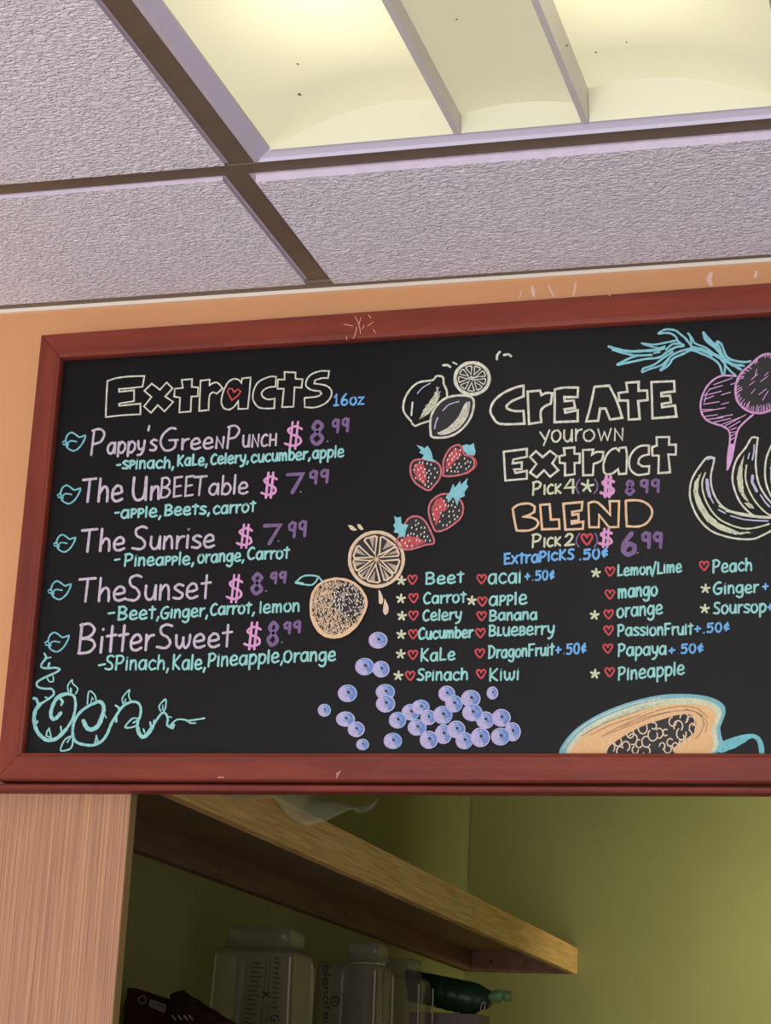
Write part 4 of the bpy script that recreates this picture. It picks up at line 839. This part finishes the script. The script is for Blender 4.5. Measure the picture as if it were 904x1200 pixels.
# ------------------------------------------------------------------ things on the lower shelf
def plastic(name, rgb, alpha, rough=.15):
    M = bpy.data.materials.new(name); M.use_nodes = True; t = M.node_tree; b = t.nodes['Principled BSDF']
    b.inputs['Base Color'].default_value = lin(rgb); b.inputs['Roughness'].default_value = rough; b.inputs['Alpha'].default_value = alpha; b.inputs['Specular IOR Level'].default_value = .7
    return M
CLEAR = plastic('clear_plastic', (128, 120, 108), .34); CLEAR2 = plastic('clear_base_plastic', (120, 114, 106), .34); EDGEP = plastic('bright_plastic_edge', (190, 182, 150), .8)
PRINT = mat('black_print', (16, 14, 14), .6)
def blender_jar(cx_, cy_, hx, hy, z0, zt, label, e=5, flare=1.12, base=(.62, .62, .045), rot=0, off=0):
    t = empty('blender_jar', (cx_, cy_, z0), label, 'jar', 'clear blender jars upside down on the lower shelf')
    loft('body', [(cx_, cy_, z0, hx*flare, hy*flare, e), (cx_, cy_, z0+.01, hx*flare, hy*flare, e), (cx_, cy_, zt-.018, hx, hy, e), (cx_, cy_, zt-.006, hx*.97, hy*.97, e), (cx_, cy_, zt, hx*.9, hy*.9, e)], CLEAR, t, 40, rot=rot)
    loft('base', [(cx_+off, cy_, zt+.0003, hx*base[0]*1.05, hy*base[1]*1.05, 9), (cx_+off, cy_, zt+base[2]-.003, hx*base[0], hy*base[1], 9), (cx_+off, cy_, zt+base[2], hx*base[0]*.96, hy*base[1]*.96, 9)], CLEAR2, t, 28, rot=rot)
    c_, s_ = math.cos(rot), math.sin(rot)
                            # bright edge where the walls meet
    for (sx, sy) in ((1, 1), (1, -1), (-1, -1)):
        k_ = .93; V = []; Fc = []
        for z, f in ((z0+.004, flare), (zt-.014, 1.0)):
            x = sx*hx*f*k_; y = sy*hy*f*k_; X = cx_+x*c_-y*s_; Y = cy_+x*s_+y*c_; V += [(X-.0012, Y-.0018, z), (X+.0012, Y-.0018, z), (X+.0012, Y+.0012, z), (X-.0012, Y+.0012, z)]
        n = len(V)-8; Fc += [(n, n+1, n+5, n+4), (n+1, n+2, n+6, n+5), (n+2, n+3, n+7, n+6), (n+3, n, n+4, n+7)]
        link('corner_rib', V, Fc, EDGEP, t)
    return t
def at(px, X): v = ray(px, 1130); return v.x, X/v.x
zt1 = CAM.z+.0865*3.17
j1 = blender_jar(-1.130, -2.2+3.19, .066, .060, ZL, zt1, 'clear square blender jar upside down with printed measuring marks, nearest the dark bags', 9, 1.07, (.80, .75, .034))
yF = -2.2+3.19-.0665
k = Ink(mp=lambda a, b, h: on_y(a, b, yF)+Vector((0, -h-.001, 0)))
for i in range(14):
    x0, y0 = 297-i*.9, 1128+i*5.4; k.raw([(x0, y0), (x0+(13 if i % 2 else 9), y0+1)], .8, PRINT)
k.raw([(313.4, 1122), (310, 1160)], .5, PRINT); k.raw([(318, 1123), (315, 1162)], .5, PRINT); k.raw([(309, 1173), (306, 1198)], .5, PRINT); k.raw([(315, 1173), (313, 1198)], .5, PRINT)
k.raw([(309, 1163), (316, 1168)], 2, PRINT); k.raw([(316, 1163), (308, 1169)], 1.6, PRINT)
def vtext(k, text, x, y0, y1, h, wd, lean=-.05):
    """lettering that reads downwards, tops of the letters to the right"""
    seq = []; a = 0
    for ch in text:
        g = LOW.get(ch) or UPP[ch]; sc = 1 if ch in LOW else 1.6; seq.append((g, a, sc, ch in LOW)); a += g[0]*sc
    s = (y1-y0)/a
    for g, a0, sc, lo in seq:
        for st in g[1]:
            P = []
            for (u, v) in st[1:]:
                vv = v*h*(.62 if lo else 1.0); P.append((x+vv+lean*((a0+u*sc)*s), y0+(a0+u*sc)*s))
            k.raw(smooth_pts(P, 3) if st[0] == 's' else P, wd, PRINT)
for i in range(11): k.raw([(322-i*.35, 1122+i*5.8), (322-i*.35+(8 if i % 3 else 5), 1123.5+i*5.8)], .9, PRINT); k.raw([(325-i*.35, 1122+i*5.8), (327-i*.35, 1126+i*5.8)], .7, PRINT)
vtext(k, 'G', 318.5, 1189, 1197.5, 9, 1.1)
k.build('measuring_print', j1, 'black measuring marks and lettering')
zt2 = CAM.z+.0805*3.66
j2 = blender_jar(-1.125, -2.2+3.66, .060, .062, ZL, zt2, 'clear blender jar upside down with black lettering and a swirl mark', 5, 1.05, (.50, .60, .036), 0, .024)
yF2 = -2.2+3.66-.066
k = Ink(mp=lambda a, b, h: on_y(a, b, yF2)+Vector((0, -h-.001, 0)))
vtext(k, 'blendtec', 379.6, 1131, 1206, 7.4, 1.15, .01)
k.raw(smooth_pts([(395, 1168), (390, 1168), (388, 1173), (391, 1179), (396, 1177), (398, 1171), (395, 1168.6), (391.8, 1171), (393, 1174), (395, 1173)], 4), 1.1, PRINT)
k.build('logo_print', j2, 'black lettering and swirl')
loft('rounded_corner', [(-1.125+.03, -2.2+3.66-.02, ZL+.01, .033, .033, 2), (-1.125+.03, -2.2+3.66-.02, zt2-.012, .031, .031, 2)], CLEAR, j2, 20)
ring = [(-1.095+.0325*math.cos(a*math.pi/10), -2.2+3.64+.0325*math.sin(a*math.pi/10)) for a in range(10, 21)]
link('rim_glint', [(x, y, zt2-.0035) for x, y in ring]+[(x, y, zt2-.0005) for x, y in ring], [(i, i+1, i+12, i+11) for i in range(10)], EDGEP, j2)  # bright arc painted as the highlight on the corner's top edge
zt3 = CAM.z+.0745*3.98
j3 = blender_jar(-1.135, -2.2+4.0, .056, .056, ZL, zt3, 'clear blender jar upside down, farthest of the three and half hidden', 3.5, 1.06, (.6, .6, .036))

def foil_bag(name, X, Y, wx, dy, h, mt, label, cat, seed, tilt=0, cut=0, rot=0):
    R_ = random.Random(seed); t = empty(name, (X, Y, ZL), label, cat)
    nx, nz = 14, 12; V = []; Fc = []
    for side in (-1, 1):
        for j in range(nz+1):
            v = j/nz
            for i in range(nx+1):
                u = i/nx*2-1; th = dy*(1-abs(u)**3)*(1-v**2.2)*.5+.002
                x = u*wx/2*(1-.05*v); z = v*(h+tilt*u-cut*max(0, -u-.72)*3.5)
                y = side*th+.004*math.sin(u*9+v*6+seed)+R_.uniform(-.0015, .0015)
                if v > .85: y = .004*math.sin(u*14+seed)+side*.0012
                V.append((X+x*math.cos(rot)-y*math.sin(rot), Y+x*math.sin(rot)+y*math.cos(rot), ZL+z))
    w_ = nx+1; N = w_*(nz+1)
    for s in range(2):
        for j in range(nz):
            for i in range(nx):
                a = s*N+j*w_+i; q = (a, a+1, a+w_+1, a+w_); Fc.append(q if s == 0 else q[::-1])
    for j in range(nz):
        a = j*w_; Fc.append((a, a+w_, N+a+w_, N+a)); a = j*w_+nx; Fc.append((a, N+a, N+a+w_, a+w_))
    for i in range(nx): a = nz*w_+i; Fc.append((a, a+1, N+a+1, N+a)); Fc.append((i, N+i, N+i+1, i+1))
    o = link('bag_body', V, Fc, mt, t, smooth=True)
    return t
DKM = mat('dark_maroon_foil', (74, 30, 34), .35, .3, 12, spec=.5); DKM2 = mat('near_black_foil', (56, 24, 28), .4, .3, 12)
PR = mat('pale_bag_print', (150, 140, 128), .7)
b1 = foil_bag('coffee_bag', -1.176, -2.2+2.90, .125, .06, .128, DKM, 'dark maroon foil bag with small pale print, left of the darker bag', 'bag', 2, -.016, .004, rot=.05)
yb = -2.2+2.90-.030
k = Ink(mp=lambda a, b, h: on_y(a, b, yb)+Vector((0, -h, 0)))
k.line([(167, 1167), (162.6, 1170), (163.5, 1174.5), (168, 1176), (171.5, 1173), (170.5, 1168.5)], 1.3, PR, True, True); k.raw([(165, 1175.6), (170, 1176.6)], 1, PR)
k.fill([(176, 1171), (180, 1172), (195, 1177), (195, 1183), (193, 1188), (185, 1184), (174, 1179)], PR); vq = [(178, 1176), (182, 1177.5)]
k.raw(vq, .9, DKM); k.raw([(184, 1176), (188, 1179.5)], .9, DKM); k.raw([(189, 1179), (192, 1180)], .7, DKM)
k.build('bag_print', b1, 'small pale print')
b2 = foil_bag('coffee_bag', -1.070, -2.2+2.80, .124, .055, .112, DKM2, 'near-black foil bag with a pointed corner, leaning between the maroon bag and the first jar', 'bag', 5, -.030, .016, rot=-.05)
k = Ink(mp=lambda a, b, h: on_y(a, b, -2.2+2.80-.030)+Vector((0, -h, 0)))
for x in (202, 209, 216, 222): k.raw([(x, 1190), (x+4, 1195)], 1.7, PR)
k.build('bag_print', b2, 'small pale print')
GRN = mat('dark_green_plastic', (22, 52, 26), .45, .35, 14); GRNL = mat('light_green_clip', (92, 122, 74), .5)
gb = empty('produce_bag', (-1.075, -2.2+4.22, ZL), 'dark green plastic bag with a crimped edge over a pale carton', 'bag')
R_ = random.Random(4); V = []; Fc = []; nx, nz = 22, 6
P0 = [(476, 1136), (505, 1141), (535, 1147), (560, 1152), (577, 1162)]; P1 = [(478, 1174), (500, 1178), (530, 1186), (552, 1190), (572, 1182)]
yg = -2.2+4.15
def il(P, t): t *= len(P)-1; i = min(int(t), len(P)-2); f = t-i; return (P[i][0]*(1-f)+P[i+1][0]*f, P[i][1]*(1-f)+P[i+1][1]*f)
for s in (0, 1):
    for j in range(nz+1):
        for i in range(nx+1):
            a = il(P0, i/nx); b = il(P1, i/nx); f = j/nz; q = on_y(a[0]*(1-f)+b[0]*f, a[1]*(1-f)+b[1]*f, yg)
            y = (-.035*math.sin(math.pi*(f*.8+.1))*math.sin(math.pi*(i/nx*.9+.05))-.003*math.sin(i*2.2+j)) if s == 0 else .03*math.sin(math.pi*f)+.004
            z = q.z + (.002*(i % 2) if j == nz else 0); V.append((q.x, yg+y, z))
w_ = nx+1; N = w_*(nz+1)
for s in (0, 1):
    for j in range(nz):
        for i in range(nx): a = s*N+j*w_+i; q = (a, a+w_, a+w_+1, a+1); Fc.append(q if s == 0 else q[::-1])
for i in range(nx): Fc.append((i, i+1, N+i+1, N+i)); a = nz*w_+i; Fc.append((a, N+a, N+a+1, a+1))
for j in range(nz): a = j*w_; Fc.append((a, N+a, N+a+w_, a+w_)); a += nx; Fc.append((a, a+w_, N+a+w_, N+a))
link('bag_body', V, Fc, GRN, gb, smooth=True)
p = on_y(585, 1168, yg); o = loft('bag_clip', [(p.x-.004, yg-.012, p.z-.012, .010, .008, 3), (p.x-.004, yg-.012, p.z, .017, .01, 3), (p.x+.006, yg-.012, p.z+.012, .013, .008, 2.5)], GRNL, gb, 16)
p2 = on_y(595, 1168, yg); loft('bag_tab', [(p2.x+.002, yg-.01, p2.z-.009, .009, .006, 2), (p2.x+.002, yg-.01, p2.z+.010, .008, .006, 2)], GRNL, gb, 14)
k = Ink(mp=lambda a, b, h: on_y(a, b, yg-.036)+Vector((0, -h, 0))); k.line([(566, 1175), (563.5, 1182), (566, 1185), (568.6, 1180), (568.4, 1175.4)], 1.1, PR, True, True); k.build('bag_print', gb, 'pale oval mark')
xa = on_y(492, 1180, yg+.02).x; xb = on_y(556, 1180, yg+.02).x
carton = box('carton', (xa-.01, yg-.020, ZL), (xb+.02, yg+.075, ZL+.192), mat('pale_carton', (120, 108, 96), .8, .1, 20), bev=.003); tag(carton, 'pale carton under the green bag, beside the farthest jar', 'carton')

# ------------------------------------------------------------------ crumpled plastic film on the upper shelf
FILM = plastic('thin_film', (226, 230, 206), .27, .10)
film = None
V = []; Fc = []; R_ = random.Random(9)
xf = SX1+.004
# sheet: drapes from the shelf top over the front edge; columns along y (depth), rows down
ys = [2.55, 2.62, 2.70, 2.79, 2.88, 2.97, 3.06, 3.16, 3.26]; low_px = [936, 941, 931, 950, 975, 950, 941, 962, 933]
rows = 7
for i, Yd in enumerate(ys):
    v = ray(452, 600); Xn = xf/Yd
    # height where the film ends: solve the image row on this depth
    import_z = None
    best = None
    for px in range(250, 480):
        r_ = ray(px, low_px[i])
        if abs(r_.x-Xn) < .0004*1.2: best = r_.z*Yd+CAM.z; break
    zb = best if best else 2.10
    zt = 2.150+.012*math.sin(i*1.9)
    for j in range(rows+1):
        f = j/rows; z = zt+(zb-zt)*f; V.append((xf-.028*(1-f)**2+.014*math.sin(f*5+i*1.7)*(f > .1)+.014*f, Yd-2.2+.018*math.sin(j*1.3+i)+R_.uniform(-.012, .012), z))
for i in range(len(ys)-1):
    for j in range(rows): a = i*(rows+1)+j; Fc.append((a, a+1, a+rows+2, a+rows+1))
o = link('plastic_bag', V, Fc, FILM, None, smooth=True); tag(o, 'crumpled clear plastic bag hanging over the front edge of the upper shelf', 'plastic bag')
sm = o.modifiers.new('sub', 'SUBSURF'); sm.levels = 1; sm.render_levels = 1
so = o.modifiers.new('thick', 'SOLIDIFY'); so.thickness = .0006

# ------------------------------------------------------------------ lamp in the alcove, out of view to the right
l = bpy.data.lights.new('alcove_spot', 'SPOT'); l.energy = 62; l.color = (1, .96, .70); l.shadow_soft_size = .06; l.spot_size = math.radians(140); l.spot_blend = 1
o = bpy.data.objects.new('alcove_spot', l); COL.objects.link(o); o.location = (.30, 2.0, 2.02)
o.rotation_euler = (Vector((.05, 2.8, 2.0))-o.location).to_track_quat('-Z', 'Y').to_euler()
